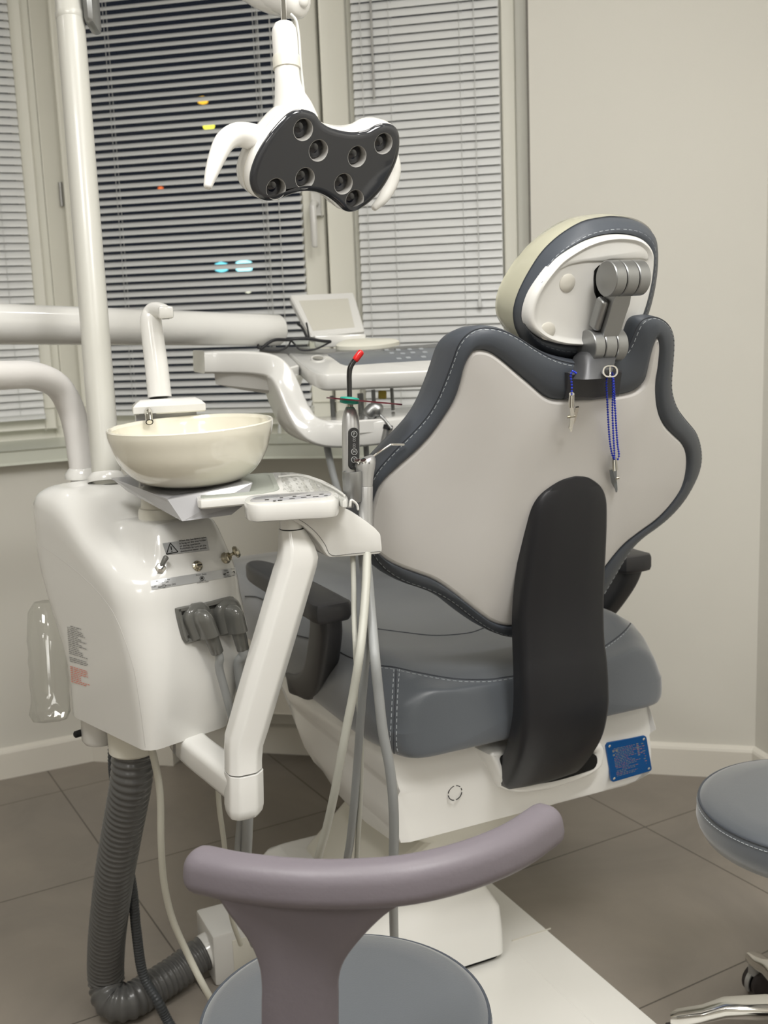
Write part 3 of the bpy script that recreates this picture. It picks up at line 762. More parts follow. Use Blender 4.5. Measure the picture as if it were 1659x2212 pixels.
# ---------------------------------------------------------------- cup-filler column
fd = 1.83
fb = Pd(362, 905, fd)
fx = heading(75); fy = heading(-15)
head_o = Pd(362, 872, fd)
g = G(); sec = [(-75 * fd / F_PX, -.030), (-75 * fd / F_PX, .012), (-60 * fd / F_PX, .03), (40 * fd / F_PX, .03), (77 * fd / F_PX, .014), (77 * fd / F_PX, -.030), (60 * fd / F_PX, -.034), (-20 * fd / F_PX, -.034), (-30 * fd / F_PX, -.030)]
hz0 = Pd(362, 890, fd).z; hz1 = Pd(362, 860, fd).z
o = V((head_o.x, head_o.y, hz0))
g.slab(sec, (o, fx, fy, Z), [(.002, 0), (0, .002), (0, (hz1 - hz0) * .55), (.006, (hz1 - hz0) * .8), (.014, hz1 - hz0)])
fil = thing('cup_filler', 'white cup filler tap with angled spout standing behind the ivory bowl', 'tap', un(.10, .20, 1.05))
obj('column_head', g, 'gloss', fil, smooth=30)
g = G(); sec2 = [(-70 * fd / F_PX, -.02), (-70 * fd / F_PX, .02), (58 * fd / F_PX, .02), (58 * fd / F_PX, -.02)]
zt_ = top_h(.10, .20) - .012
g.slab(sec2, (V((head_o.x, head_o.y, zt_)), fx, fy, Z), [(0, 0), (0, hz0 - zt_ + .004)]); obj('column_base', g, 'vtray', fil, smooth=30)
ctr = [Pd(345, 858, fd), Pd(338, 790, fd), Pd(330, 730, fd), Pd(326, 695, fd), Pd(330, 676, fd), Pd(340, 670, fd - .01), Pd(353, 671, fd - .025), Pd(364, 675, fd - .035)]
wd_ = [25.5, 25, 24, 23.5, 21, 18, 14.5, 12]
path = cr(ctr, 6); n_ = len(path)
rad = [w * fd / F_PX for w in [p.x for p in cr([(w, 0) for w in wd_], 6)]]
g = G(); g.tube(path, rad, 22, up=fy, ell=(.8, 1.0)); obj('spout', g, 'gloss', fil)
tip = Pd(366, 674, fd - .035)
g = G(); g.box(Pd(358, 675, fd - .03), fx * .012, fy * .011, Z * .010, .004); q = obj('spout_head', g, 'gloss', fil)
g = G(); g.lathe([(.006, 0), (.007, .004), (.007, .010)], Pd(358, 690, fd - .03), Z, 14); obj('aerator', g, 'vtray', q)
t0 = Pd(320, 886, fd - .03); t1 = Pd(321, 896, fd - .05); t2 = Pd(323, 912, fd - .062)
g = G(); g.tube(cr([t0, t1, t2], 5), .0062, 14, caps=False); g.tube(cr([t2, t1, t0], 5), .0046, 14); rn = obj('rinse_pipe', g, 'steel', fil)
g = G(); disc(g, t2 + (t2 - t1).normalized() * -.003, (t2 - t1).normalized(), .0046, .001); obj('pipe_mouth', g, 'hole', rn)
g = G(); g.box(Pd(324, 889, fd - .028), fx * .018, fy * .006, Z * .004); obj('tap_plate', g, 'inkgrey', fil)

# ---------------------------------------------------------------- lamp post and delivery arm on the unit
PDp = 1.86
pb = Pd(231, 1036, PDp)
lamp_post = thing('lamp_post', 'tall straight white pole rising from the water unit, carrying the lamp', 'pole', pb)
pz = lambda z: V((pb.x, pb.y, z))
rp = 31 * PDp / F_PX
topz = 2.62
ptop = Pd(152, 40, 1.92)
dirp = (ptop - pb).normalized()
def on_pole(y_px): # a height along the slightly leaning pole
    lo, hi = 0, 3
    for _ in range(40):
        mid = (lo + hi) / 2; q = pb + dirp * mid - EYEP; yy = CY - F_PX * q.dot(IU) / q.dot(FW)
        if yy > y_px: lo = mid
        else: hi = mid
    return pb + dirp * lo
g = G(); g.tube([pb - dirp * .01, on_pole(45)], rp, 32); obj('pole', g, 'pole', lamp_post)
g = G(); g.lathe([(rp + .008, -.004), (rp + .008, .003), (rp + .001, .012)], pb, dirp, 32); obj('foot_flange', g, 'gloss', lamp_post)
pj = on_pole(45)
g = G(); g.lathe([(rp * .96, -.002), (rp * 1.02, .0), (rp * 1.04, .012), (rp * .99, .014), (rp * .99, .34)], pj, dirp, 32); obj('swivel_sleeve', g, 'pole', lamp_post)
pg = pj + dirp * .006
g = G(); g.box(Pd(198, 20, 1.93), IR * .010, FW * .03, Z * .034, .009); obj('hinge_cover', g, 'silver', lamp_post)
armz = pj + dirp * .24
# balance arm to the lamp, out of the top of the picture and back into it
ja = Pd(636, 8, 1.72)
g = G(); g.tube(cr([armz, armz + V((.12, -.02, .02)), Pd(430, -120, 1.86), Pd(560, -26, 1.78), Pd(628, -4, 1.73)], 8), [.030] * 24 + [.030] * 9, 24); obj('balance_arm', g, 'gloss2', lamp_post)
g = G(); g.tube(cr([Pd(560, -30, 1.775), Pd(610, -8, 1.735), Pd(640, 2, 1.71), Pd(655, 2, 1.70)], 6), [.027] * 13 + [.026, .024, .022, .019, .015, .010], 24, round_end=.6); obj('arm_cap', g, 'gloss2', lamp_post)
eb = Pd(181, 1027, 1.92)
elb = thing('support_pipe', 'thick white bent pipe rising from the unit top and turning left beside the lamp post', 'arm', eb)
path = cr([eb - Z * .01, Pd(177, 1000, 1.92), Pd(168, 940, 1.92), Pd(152, 880, 1.91), Pd(122, 832, 1.88), Pd(70, 811, 1.82), Pd(0, 811, 1.74), Pd(-120, 812, 1.62)], 8)
rr = .0228
g = G(); g.tube(path, rr, 28); obj('bent_pipe', g, 'satin', elb)
g = G(); g.lathe([(rr + .009, -.004), (rr + .009, .004), (rr + .001, .014)], eb, Z, 32); obj('foot_flange', g, 'gloss', elb)

# ---------------------------------------------------------------- clear bottle hung behind the unit
bx = Pd(112, 1560, 1.86); bt_ = Pd(96, 1296, 1.90)
ax = (bt_ - bx).normalized(); Lb = (bt_ - bx).length
g = G(); R_ = .032
outl = [(.012, 0), (.026, .003), (.033, .016), (R_, .035)] + [(R_ + (.0012 if i % 2 else -.0006), .05 + i * .018) for i in range(int((Lb - .09) / .018))] + [(R_ * .9, Lb - .02), (R_ * .55, Lb - .003), (.001, Lb)]
inn = [(max(.001, r - .0016), min(max(h, .004), Lb - .003)) for r, h in outl[::-1]]
g.lathe(outl, bx, ax, 28); 
for i, p in enumerate(g.v):
    d = (p - bx); h = d.dot(ax)
    if h < .03:
        a = math.atan2(d.dot(UU), d.dot(UV)); p += (d - ax * h) * (.16 * math.cos(5 * a))
solo('water_bottle', g, 'clear', 'clear plastic water bottle hanging at the back left of the white unit', 'bottle', smooth=30)
# ================================================================== patient chair
ZR = .53
_l = Pz(859, 1709, ZR); _r = Pz(1421, 1574, ZR); CO = (_l + _r) / 2; CO.z = 0
CA = heading(-25.2); CR_ = heading(64.8); HW = (_r - _l).length / 2
def ch(a, r, z): return CO + CA * a + CR_ * r + Z * z
def chc(p): d = p - CO; return d.dot(CA), d.dot(CR_), p.z
def on_r(px, py, r): return Pp(px, py, CO + CR_ * r, CR_)
def on_a(px, py, a): return Pp(px, py, CO + CA * a, CA)
chair = thing('dental_chair', 'grey upholstered dental patient chair with white rear shell and black spine, seen from behind', 'dental chair', CO)
def back_a(r, z, k=.62):
    t = z - .75
    a0 = -.015 - .30 * t - .095 * ((t - .28) + math.sqrt((t - .28) ** 2 + .006)) + .004
    return a0 + k * r * r
def on_back(px, py, sh=0.0, k=.62):
    r = ray(px, py); lo, hi = 1.0, 3.2
    f = lambda t: (lambda q: q[0] - back_a(q[1], q[2], k) - sh)(chc(EYEP + r * t))
    # the sight line meets the rear face first from behind (negative) going forward
    if f(lo) > 0: lo = .6
    for _ in range(50):
        m_ = (lo + hi) / 2
        if f(m_) < 0: lo = m_
        else: hi = m_
    return EYEP + r * lo
shell_px = [(1194, 866), (1170, 857), (1142, 833), (1109, 805), (1081, 781), (1057, 764), (1036, 758), (1017, 761), (1006, 776), (996, 800), (987, 837), (975, 870), (954, 903), (926, 941), (893, 976), (855, 1009), (827, 1035), (813, 1054), (805, 1075), (798, 1105), (796, 1140), (801, 1172), (812, 1193), (830, 1207), (860, 1222), (902, 1237), (935, 1250), (968, 1272), (1001, 1298), (1034, 1324), (1057, 1340), (1081, 1348), (1100, 1349), (1150, 1345), (1200, 1330), (1250, 1290), (1290, 1240), (1318, 1203), (1344, 1174), (1377, 1148), (1410, 1124), (1438, 1096), (1462, 1063), (1473, 1035), (1478, 1002), (1476, 974), (1466, 955), (1448, 938), (1429, 917), (1417, 889), (1412, 856), (1412, 823), (1417, 790), (1420, 757), (1419, 738), (1415, 731), (1410, 739), (1403, 762), (1396, 795), (1391, 819), (1384, 835), (1363, 849), (1325, 857), (1278, 861), (1231, 865)]
outer_px = [(1203, 776), (1156, 765), (1119, 746), (1086, 725), (1053, 710), (1020, 704), (992, 707), (968, 722), (954, 741), (945, 767), (935, 795), (923, 828), (912, 856), (893, 889), (865, 922), (832, 955), (805, 985), (784, 1012), (768, 1045), (760, 1080), (758, 1115), (764, 1150), (776, 1185), (797, 1216), (841, 1246), (888, 1260), (921, 1274), (954, 1293), (982, 1317), (1015, 1341), (1043, 1357), (1071, 1364), (1104, 1365), (1150, 1362), (1210, 1350), (1262, 1310), (1300, 1262), (1330, 1218), (1354, 1185), (1382, 1160), (1415, 1138), (1448, 1110), (1476, 1077), (1495, 1044), (1506, 1021), (1512, 993), (1509, 960), (1499, 931), (1480, 908), (1459, 880), (1448, 847), (1447, 819), (1450, 781), (1452, 743), (1450, 720), (1438, 696), (1415, 682), (1391, 681), (1370, 690), (1352, 720), (1335, 752), (1300, 772), (1250, 780)]
def to_ra(pts, shf):
    o = []
    for px, py in pts:
        a, r, z = chc(on_back(px, py, shf(px, py))); o.append((r, z))
    return o
NB_ = 220
def side_shift(px, py): return .052 - .040 * sstep(1150, 1420, px)
LM_IN = [(1150, 1345), (796, 1140), (926, 941), (1036, 758), (1194, 866), (1325, 857), (1417, 732), (1412, 840), (1478, 1002), (1344, 1174)]
LM_OUT = [(1150, 1362), (758, 1115), (893, 889), (1012, 704), (1203, 776), (1318, 764), (1402, 681), (1449, 830), (1512, 993), (1354, 1185)]
def split_ring(pts, lms, per=22):
    """walk the outline from landmark to landmark, the same number of steps each time"""
    D = cr(pts, 12, True); n = len(D); D = [V((p.x, p.y)) for p in D]
    idx = [min(range(n), key=lambda i: (D[i] - V(l)).length) for l in lms]
    step = 1 if ((idx[1] - idx[0]) % n) < n / 2 else -1
    o = []
    for k in range(len(idx)):
        i, j = idx[k], idx[(k + 1) % len(idx)]; seg = [D[i]]
        while i != j: i = (i + step) % n; seg.append(D[i])
        o += resample(seg, per + 1, False)[:-1]
    return o
def to_rz(P_, shf): return [V((r, z)) for a, r, z in (chc(on_back(p.x, p.y, shf(p.x, p.y))) for p in P_)]
E_in = to_rz(split_ring(shell_px, LM_IN), lambda x, y: 0.0)
E_o2 = to_rz(split_ring(outer_px, LM_OUT), side_shift)
for _ in range(2): E_o2 = [(E_o2[i - 1] + E_o2[i] * 4 + E_o2[(i + 1) % len(E_o2)]) / 6 for i in range(len(E_o2))]
def bk(p, sh): return ch(back_a(p.x, p.y) + sh, p.x, p.y)
def mixp(t): return [a.lerp(b, t) for a, b in zip(E_in, E_o2)]
# upholstered rim and front of the backrest
g = G(); R0 = [bk(p, .004) for p in mixp(.02)]
rings = [R0, [bk(p, -.008) for p in mixp(.10)], [bk(p, -.010) for p in mixp(.30)], [bk(p, -.007) for p in mixp(.55)], [bk(p, -.002) for p in mixp(.80)], [bk(p, .006) for p in mixp(.95)], [bk(p, .022) for p in mixp(1.03)], [bk(p, .050) for p in mixp(1.0)], [bk(p, .072) for p in mixp(.86)], [bk(p, .080) for p in mixp(.6)], [bk(p, .080) for p in mixp(.0)]]
ctr = V((0, 1.02))
for t in (.8, .5, .2): rings.append([bk(p.lerp(ctr, 1 - t), .078) for p in E_in])
g.loft(rings, True, False, True); obj('backrest_cushion', g, 'leather', chair, smooth=70)
# white rear shell: a bulging sheet with two soft vertical ridges
g = G(); Et = [(p.x, p.y) for p in E_in]
if sum(Et[i][0] * Et[(i + 1) % len(Et)][1] - Et[(i + 1) % len(Et)][0] * Et[i][1] for i in range(len(Et))) < 0: Et = Et[::-1]
ri = lambda ins: [V(q) for q in inset(Et, ins)]
g.loft([[bk(p, d) for p in ri(ins)] for ins, d in ((-.0035, .012), (-.003, .001), (0, -.004), (.002, -.0065), (.005, -.008))], True, False, False)
from mathutils.geometry import delaunay_2d_cdt
BI = ri(.005); nb_ = len(BI)
def inside(p):
    c = False; j = nb_ - 1
    for i in range(nb_):
        if (BI[i].y > p.y) != (BI[j].y > p.y) and p.x < (BI[j].x - BI[i].x) * (p.y - BI[i].y) / (BI[j].y - BI[i].y) + BI[i].x: c = not c
        j = i
    return c
inn_ = []; y = .74; row = 0
while y < 1.30:
    x = -.36 + (.006 if row % 2 else 0)
    while x < .36:
        p = V((x, y))
        if inside(p) and min((p - q).length for q in BI) > .006: inn_.append(p)
        x += .012
    y += .0105; row += 1
res = delaunay_2d_cdt(BI + inn_, [(i, (i + 1) % nb_) for i in range(nb_)], [], 1, 1e-7)
def bulge(p):
    dd = min((p - q).length for q in BI); rg = .006 * math.exp(-((abs(p.x) - .13 + .12 * (p.y - 1.0)) / .04) ** 2)
    return -.008 - (.008 + rg) * (1 - math.exp(-dd / .05))
g.add([bk(p, bulge(p)) for p in res[0]], [tuple(f) for f in res[2]])
obj('rear_shell', g, 'satin', chair, smooth=70)
# piping seam and stitching on the rim
def dashes(path, r, dash=.006, gap=.004, step=None):
    g = G(); L = 0; P_ = resample(path, max(8, int(sum((path[i + 1] - path[i]).length for i in range(len(path) - 1)) / .002)), False); k = 0; n1 = max(2, round(dash / .002)); n2 = max(1, round(gap / .002))
    while k + n1 < len(P_): g.tube(P_[k:k + n1 + 1], r, 5); k += n1 + n2
    return g
sp = [bk(p, .004) for p in mixp(.92)] ; sp = sp + [sp[0]]
def onto(bvh, pts, lift=.0006):
    o = []
    for p in pts:
        q, n, i, d = bvh.find_nearest(p); o.append(q + (p - q).normalized() * 0 + n * lift)
    return o
def seam_on(parent_obj_g, px_pts, name, parent, mt='seam', r=.0011, n=8, stitch=0, lift=.0):
    """seam (and a row of stitches beside it) where photograph points meet a surface"""
    pass
BK = BVHTree.FromPolygons([tuple(p) for p in g.v], g.f)
rim = bpy.data.objects['backrest_cushion']; rb = BVHTree.FromPolygons([tuple(v.co + CO) for v in rim.data.vertices], [tuple(p.vertices) for p in rim.data.polygons])
def snap(bvh, pts, lift=.0004):
    o = []
    for p in pts:
        q, n, i, d = bvh.find_nearest(p)
        if n.dot(EYEP - q) < 0 and False: n = -n
        o.append(q + n * lift)
    return o
obj('seam', (lambda G_: G_.tube(snap(rb, sp), .0009, 6))(G()), 'seam', chair)
sp2 = [bk(p, .0) for p in mixp(.86)]; sp2.append(sp2[0])
obj('stitching', dashes(snap(rb, sp2), .0006), 'stitch', chair)
# dark cap in the notch
g = G()
nq = [(1226, 805), (1222, 862), (1275, 864), (1334, 856), (1341, 800), (1290, 790)]
pts = [chc(on_back(*p, -.012)) for p in nq]
g.slab([(r, z) for a, r, z in pts], (CO, CR_, Z, -CA), [(0, 0.10), (0, .205), (.004, .212)])
cap_z = pts
g.v = [ch(back_a(q[1], q[2]) + (.03 if i < 6 else (-.014 if i < 12 else -.02)), q[1], q[2]) for i, q in enumerate([chc(p) for p in g.v])]
obj('neck_cap', g, 'arm', chair, smooth=30)

# ---- black spine
def spc(a, z): return ch(a, 0, z)
mid_px = [(1203, 1645), (1219, 1605), (1229, 1550), (1230, 1500), (1228, 1450), (1224, 1400), (1222, 1340), (1224, 1280), (1230, 1210), (1236, 1140), (1239, 1090), (1240, 1060), (1240, 1040), (1240, 1033), (1240, 1030), (1240, 1028.5)]
_zs = chc(on_a(1188, 1676, -.017))[2]
sec_c = [(.05, 0, _zs - .012), (-.005, 0, _zs - .006), (-.030, 0, _zs + .004)] + [chc(on_r(px, py, 0)) for px, py in mid_px]
hwp = [80, 83, 87, 95, 100, 101, 100, 99, 97, 97, 96, 93, 89, 84, 70, 46, 31, 18, 5]
pa = cr([(a, z, 0) for a, r, z in sec_c], 6)
pw = [p.x for p in cr([(w, 0) for w in hwp], 6)]
g = G(); rings = []
nP = len(pa)
for i, p in enumerate(pa):
    t = (pa[min(i + 1, nP - 1)] - pa[max(i - 1, 0)]).normalized(); nrm = V((-t.y, t.x, 0))   # outward (rear) in (a,z)
    if nrm.x > 0: nrm = -nrm
    dep = (ch(p.x, 0, p.y) - EYEP).dot(FW); w = pw[i] * dep / F_PX / .905
    i_rel = i / (nP - 1); th = .046 * (1 - .35 * i_rel)
    sec = [(-w, 0), (-w, -th), (w, -th), (w, 0)]
    sec = [(-w * .985, -th), (-w, -th * .5), (-w, -.010), (-w * .96, -.003), (-w * .88, .0015), (-w * .4, .004), (0, .005), (w * .4, .004), (w * .88, .0015), (w * .96, -.003), (w, -.010), (w, -th * .5), (w * .985, -th)]
    rings.append([ch(p.x + nrm.x * b, s_, p.y + nrm.y * b) for s_, b in sec])
g.loft(rings); obj('spine_cover', g, 'black', chair, smooth=50)

# ---- seat cushion: one long upholstered body
def seat_sec(a):
    """(r,z) outline at the distance a from the rear edge"""
    k = sstep(-.03, .05, a); kk = sstep(-.06, .12, a)
    hw = HW + .004 + .026 * kk - .012 * sstep(.45, .9, a); zt = .695 + .042 * kk + .035 * sstep(.45, .75, a); zb = .588 + .03 * sstep(.5, .9, a)
    dish = .016 * kk * (1 - sstep(.5, .8, a))
    half = [(0, zt - dish), (hw * .35, zt - dish * .8), (hw * .62, zt - dish * .2), (hw * .78, zt + .002), (hw * .87, zt - .006), (hw * .95, zt - .026), (hw * .995, zt - .065), (hw, zb + .045), (hw * .985, zb + .018), (hw * .94, zb + .003), (hw * .85, zb)]
    half = [(p.x, p.y) for p in cr(half, 3)]
    return half + [(-x, z) for x, z in half[::-1][:-1]]
g = G(); rings = []
for a, sc_, in ((-.0295, .05), (-.0293, .35), (-.0288, .65), (-.028, .82), (-.0265, .90), (-.0245, .935), (-.021, .96), (-.014, .98), (-.003, .993), (.012, 1), (.04, 1), (.08, 1), (.13, 1), (.2, 1), (.3, 1), (.4, 1), (.5, 1), (.6, 1), (.7, 1), (.8, 1), (.9, 1), (1.0, 1), (1.06, .98), (1.075, .9)):
    S = seat_sec(a); zm = .655
    ring = []
    for r, z in S:
        r_, z_ = r * sc_, zm + (z - zm) * sc_
        lean = .030 * max(0, z_ - .60) / .14 * (1 - sstep(-.01, .06, a))      # the rear face leans forward towards the top
        bow = .020 * (1 - (r_ / HW) ** 2) * (1 - sstep(.0, .12, a)) * -1
        sag = -.04 * sstep(.7, 1.05, a)
        ring.append(ch(a + lean + bow, r * sc_, zm + (z - zm) * (sc_ if sc_ < 1 else 1) + sag))
    rings.append(ring)
g.loft(rings); seat_o = obj('seat_cushion', g, 'leather2', chair, smooth=70)
sb = BVHTree.FromPolygons([tuple(p) for p in g.v], g.f)
def hit_px(bvh, pts, lift=.0005):
    o = []
    for p in pts:
        q, n, i, d = bvh.ray_cast(EYEP, ray(p[0], p[1]).normalized())
        if q is not None: o.append(q + n * lift)
    return o
def seam_px(name, bvh, px_pts, r, mt, parent, dash=False, n=8):
    c = [(p.x, p.y) for p in cr(px_pts, n)]; L = hit_px(bvh, c)
    if len(L) < 3: return
    g = dashes(L, r) if dash else G().tube(L, r, 6)
    obj(name, g, mt, parent)
rear_seam = [(640, 1372), (700, 1389), (757, 1420), (820, 1437), (850, 1441), (900, 1452), (980, 1466), (1050, 1468), (1100, 1462), (1180, 1450), (1250, 1432), (1318, 1388), (1350, 1362), (1368, 1338)]
seam_px('seam', sb, rear_seam, .0011, 'seam', chair)
seam_px('stitching', sb, [(x, y + 5) for x, y in rear_seam[3:]], .0006, 'stitch', chair, True)
seam_px('seam', sb, [(856, 1446), (855, 1500), (852, 1560), (851, 1610), (852, 1632)], .0011, 'seam', chair)
seam_px('stitching', sb, [(851, 1446), (848, 1500), (845, 1560), (843, 1605)], .0007, 'stitch', chair, True)
seam_px('stitching', sb, [(863, 1446), (859, 1500), (857, 1560), (857, 1610), (863, 1632)], .0007, 'stitch', chair, True)
seam_px('seam', sb, [(800, 1357), (870, 1366), (940, 1373), (1010, 1368), (1046, 1357)], .0010, 'seam', chair)
seam_px('seam', sb, [(530, 1288), (556, 1290), (585, 1305), (620, 1335)], .0012, 'seam', chair)

# ---- white seat base with slot, name plate and side scoop
def base_sec(a):
    """half outline (r,z) from the top middle round to the bottom middle"""
    z0 = .592; w = HW; lower = cr_lerp([(0, .408), (.06, .400), (.20, .385), (.32, .392), (.42, .435), (.49, .490), (.56, .545), (.75, .565)], a)
    rows = [(w * .985, z0), (w * 1.0, z0 - .006), (w * 1.0, ZR + .005), (w * .996, ZR - .001), (w * .985, ZR - .011), (w * .984, ZR - .016), (w * 1.0, ZR - .05), (w * 1.0, .455), (w * .985, .435), (w * .935, lower + .006), (w * .86, lower)]
    return [(r, max(z, lower + .0015 * (len(rows) - 1 - i))) for i, (r, z) in enumerate(rows)]
def cr_lerp(T, x):
    if x <= T[0][0]: return T[0][1]
    for (x0, y0), (x1, y1) in zip(T, T[1:]):
        if x <= x1: return y0 + (y1 - y0) * (x - x0) / (x1 - x0)
    return T[-1][1]
g = G(); rings = []
def rear_prof(z):      # how far the rear skin stands forward of the ridge at height z
    if z >= ZR + .003: return .034 * (z - ZR) / .06
    if z >= ZR - .004: return 0
    if z >= ZR - .013: return .015 * (ZR - .004 - z) / .009
    return .015 + .03 * sstep(.437, .405, z)
for a in (-.0, .003, .010, .022, .045, .08, .13, .18, .23, .28, .32, .36, .40, .44, .48, .52, .57, .62, .68, .74):
    S = base_sec(a); full = S + [(-r, z) for r, z in S[::-1]]; k = 1 - sstep(.0, .09, a); rk = 1 - .012 * (1 - min(1, a / .022)) ** 2
    rings.append([ch(a + rear_prof(z) * k, r * rk, z) for r, z in full])
g.loft(rings); obj('seat_base', g, 'gloss_lit', chair, smooth=35)
# rear apron with slot surround
ap = lambda px, py, sh=0.0: on_a(px, py, sh)
def in_a(pts, a): return [(q[1], q[2]) for q in (chc(on_a(px, py, a)) for px, py in pts)]
sl_out = in_a([(1068, 1628), (1074, 1655), (1096, 1700), (1112, 1710), (1140, 1712), (1200, 1703), (1270, 1679), (1297, 1663), (1306, 1646), (1303, 1612), (1240, 1606), (1150, 1624)], -.018)
g = G(); o2 = [(p.x, p.y) for p in resample(cr(sl_out, 4, True), 90)]
g.slab(o2, (CO, CR_, Z, -CA), [(-.010, -.05), (-.007, -.012), (-.002, .010), (.002, .015), (.006, .016), (.016, .012), (.022, .004)]); obj('slot_surround', g, 'gloss_lit', chair, smooth=50)
sl_in = in_a([(1083, 1634), (1100, 1685), (1110, 1696), (1125, 1698), (1200, 1688), (1275, 1665), (1288, 1656), (1291, 1645), (1285, 1630), (1230, 1612), (1150, 1622)], -.018)
g = G(); o2 = [(p.x, p.y) for p in resample(cr(sl_in, 4, True), 70)]
g.slab(o2, (CO, CR_, Z, -CA), [(0, -.0), (0, .0168), (.001, .0172)]); obj('slot', g, 'hole', chair, smooth=20)
# ring mark
c = chc(on_a(982, 1712, .016)); c = ch(.0165 + .0, c[1], c[2])
def arc_g(c, ex, ey, n, r, w, a0, a1, k=10):
    g = G(); v = []
    for i in range(k + 1):
        a = math.radians(a0 + (a1 - a0) * i / k)
        for rr in (r - w / 2, r + w / 2):
            for h in (0, .0008): v.append(c + ex * (rr * math.cos(a)) + ey * (rr * math.sin(a)) + n * h)
    f = []
    for i in range(k):
        b = i * 4; d = b + 4; f += [(b + 1, b + 3, d + 3, d + 1), (b, d, d + 2, b + 2), (b, b + 1, d + 1, d), (b + 2, d + 2, d + 3, b + 3)]
    f += [(0, 2, 3, 1), (4 * k, 4 * k + 1, 4 * k + 3, 4 * k + 2)]
    return g.add(v, f)
# name plate on the right of the slot
pp = [(1308, 1605), (1395, 1588), (1408, 1664), (1320, 1690)]
NA = None
def rear_face(px, py):
    q, n, i, d = BSE.ray_cast(EYEP, ray(px, py).normalized()); return q, n
BSE = BVHTree.FromPolygons([tuple(p) for p in g.v], g.f)
sbv = bpy.data.objects['seat_base']; BSE = BVHTree.FromPolygons([tuple(v.co + CO) for v in sbv.data.vertices], [tuple(p.vertices) for p in sbv.data.polygons])
q0, n0 = rear_face(1365, 1655)
if q0 is None: q0, n0 = ch(.03, HW * .7, .49), -CA
print('plate on', chc(q0), n0)
q1, _n = rear_face(982, 1712)
q0, n0 = rear_face(1362, 1650)
if q0 is None: q0, n0 = ch(.03, HW * .7, .47), -CA
n0 = n0 if n0.dot(CA) < 0 else -n0
if q1 is not None:
    n1_ = _n if _n.dot(CA) < 0 else -_n
    ex = (CR_ - n1_ * CR_.dot(n1_)).normalized(); ey = n1_.cross(ex); ey = ey if ey.z > 0 else -ey
    g = merge(*[arc_g(q1 + n1_ * .0012, ex, ey, n1_, .0135, .0016, 8 + 90 * i, 82 + 90 * i) for i in range(4)]); obj('ring_mark', g, 'hole', chair, smooth=0)
q0 = q0 + n0 * .0015
cs = [Pp(px, py, q0, n0) for px, py in pp]
ex = (cs[1] - cs[0]).normalized(); ey = n0.cross(ex).normalized(); ey = ey if ey.z > 0 else -ey
pl2 = [((c_ - q0).dot(ex), (c_ - q0).dot(ey)) for c_ in cs]
def round_poly(P_, r, k=4):
    o = []
    for i in range(len(P_)):
        p, q, s_ = V(P_[i - 1]), V(P_[i]), V(P_[(i + 1) % len(P_)]); a = q + (p - q).normalized() * r; b = q + (s_ - q).normalized() * r
        for j in range(k + 1):
            t = j / k; o.append(tuple(a * (1 - t) ** 2 + q * 2 * t * (1 - t) + b * t * t))
    return o
g = G(); g.slab(round_poly(pl2, .007), (q0, ex, ey, n0), [(0, -.003), (0, .001), (.0006, .0016)])
npl = obj('name_plate', g, 'plate', chair, smooth=30)
def pt2(u, v_, h=.0018):    # u,v in 0..1 across the plate from the top left
    a = V(pl2[0]).lerp(V(pl2[1]), u); b = V(pl2[3]).lerp(V(pl2[2]), u); p = a.lerp(b, v_); return q0 + ex * p.x + ey * p.y + n0 * h
def bar(g, u0, u1, v_, hgt):
    g.add([pt2(u0, v_), pt2(u1, v_), pt2(u1, v_ + hgt), pt2(u0, v_ + hgt)], [(0, 1, 2, 3)])
g = G(); g2 = G(); random.seed(11)
for k, (u0, L) in enumerate(((.16, .52), (.12, .5), (.22, .66), (.18, .6), (.2, .42), (.18, .45), (.14, .55), (.14, .34), (.14, .42), (.14, .5), (.14, .62), (.14, .52), (.16, .30), (.3, .4), (.16, .46), (.14, .26), (.14, .52), (.15, .44))):
    v_ = .17 + k * .041; x = u0
    while x < u0 + L:
        w = random.uniform(.03, .08); bar(g if random.random() < .75 else g2, x, min(u0 + L, x + w), v_, .015); x += w + .018
for k in range(7):
    for j in range(random.randint(1, 2)): bar(g2 if k % 2 else g, .72 + .07 * j, .77 + .07 * j, .16 + k * .05, .028)
for k in range(9): bar(g2 if k % 3 else g, .84 + .02 * (k % 3), .89 + .02 * (k % 2), .18 + k * .07, .022)
for u in (.12, .2): bar(g, u, u + .05, .2, .06); 
bar(g, .12, .17, .31, .045)
obj('engraved_print', g, 'plateink', npl, smooth=0); obj('red_engraved_print', g2, 'platered', npl, smooth=0)
for u, v_ in ((.075, .085), (.925, .085), (.925, .915), (.075, .915)):
    g = G(); g.lathe([(.0026, 0), (.0026, .0006), (.0014, .0015), (.0002, .0016)], pt2(u, v_, .0014), n0, 12); obj('rivet', g, 'chrome', npl)

# ---- lifting column, mechanism cover, floor plate
zc = .05
pr = chc(Pz(1095, 2058, zc))
g = G()
def csec(a0, a1, r0, r1, z): return [ch(a0, r0, z), ch(a0, r1, z), ch(a1, r1, z), ch(a1, r0, z)]
ar = pr[0]; rr_ = pr[1]; lr = rr_ - .40
def rsec(a0, a1, r0, r1, z, rad=.02):
    ca, cb = (a0 + a1) / 2, (r0 + r1) / 2; return [ch(ca + y, cb + x, z) for x, y in rrect(r1 - r0, a1 - a0, rad, 4)]
top = chc(on_a(1062, 1905, ar + .02))
g.loft([rsec(ar, ar + .40, lr, rr_, zc), rsec(ar, ar + .40, lr, rr_ - .001, zc + .05), rsec(ar + .004, ar + .40, lr + .004, rr_ - .004, zc + .10), rsec(ar + .014, ar + .40, lr + .012, top[1] + .004, top[2] - .03), rsec(ar + .03, ar + .38, lr + .03, top[1] - .012, top[2]), rsec(ar + .06, ar + .36, lr + .05, top[1] - .04, top[2] + .012)])
obj('column_housing', g, 'gloss_lit', chair, smooth=40)
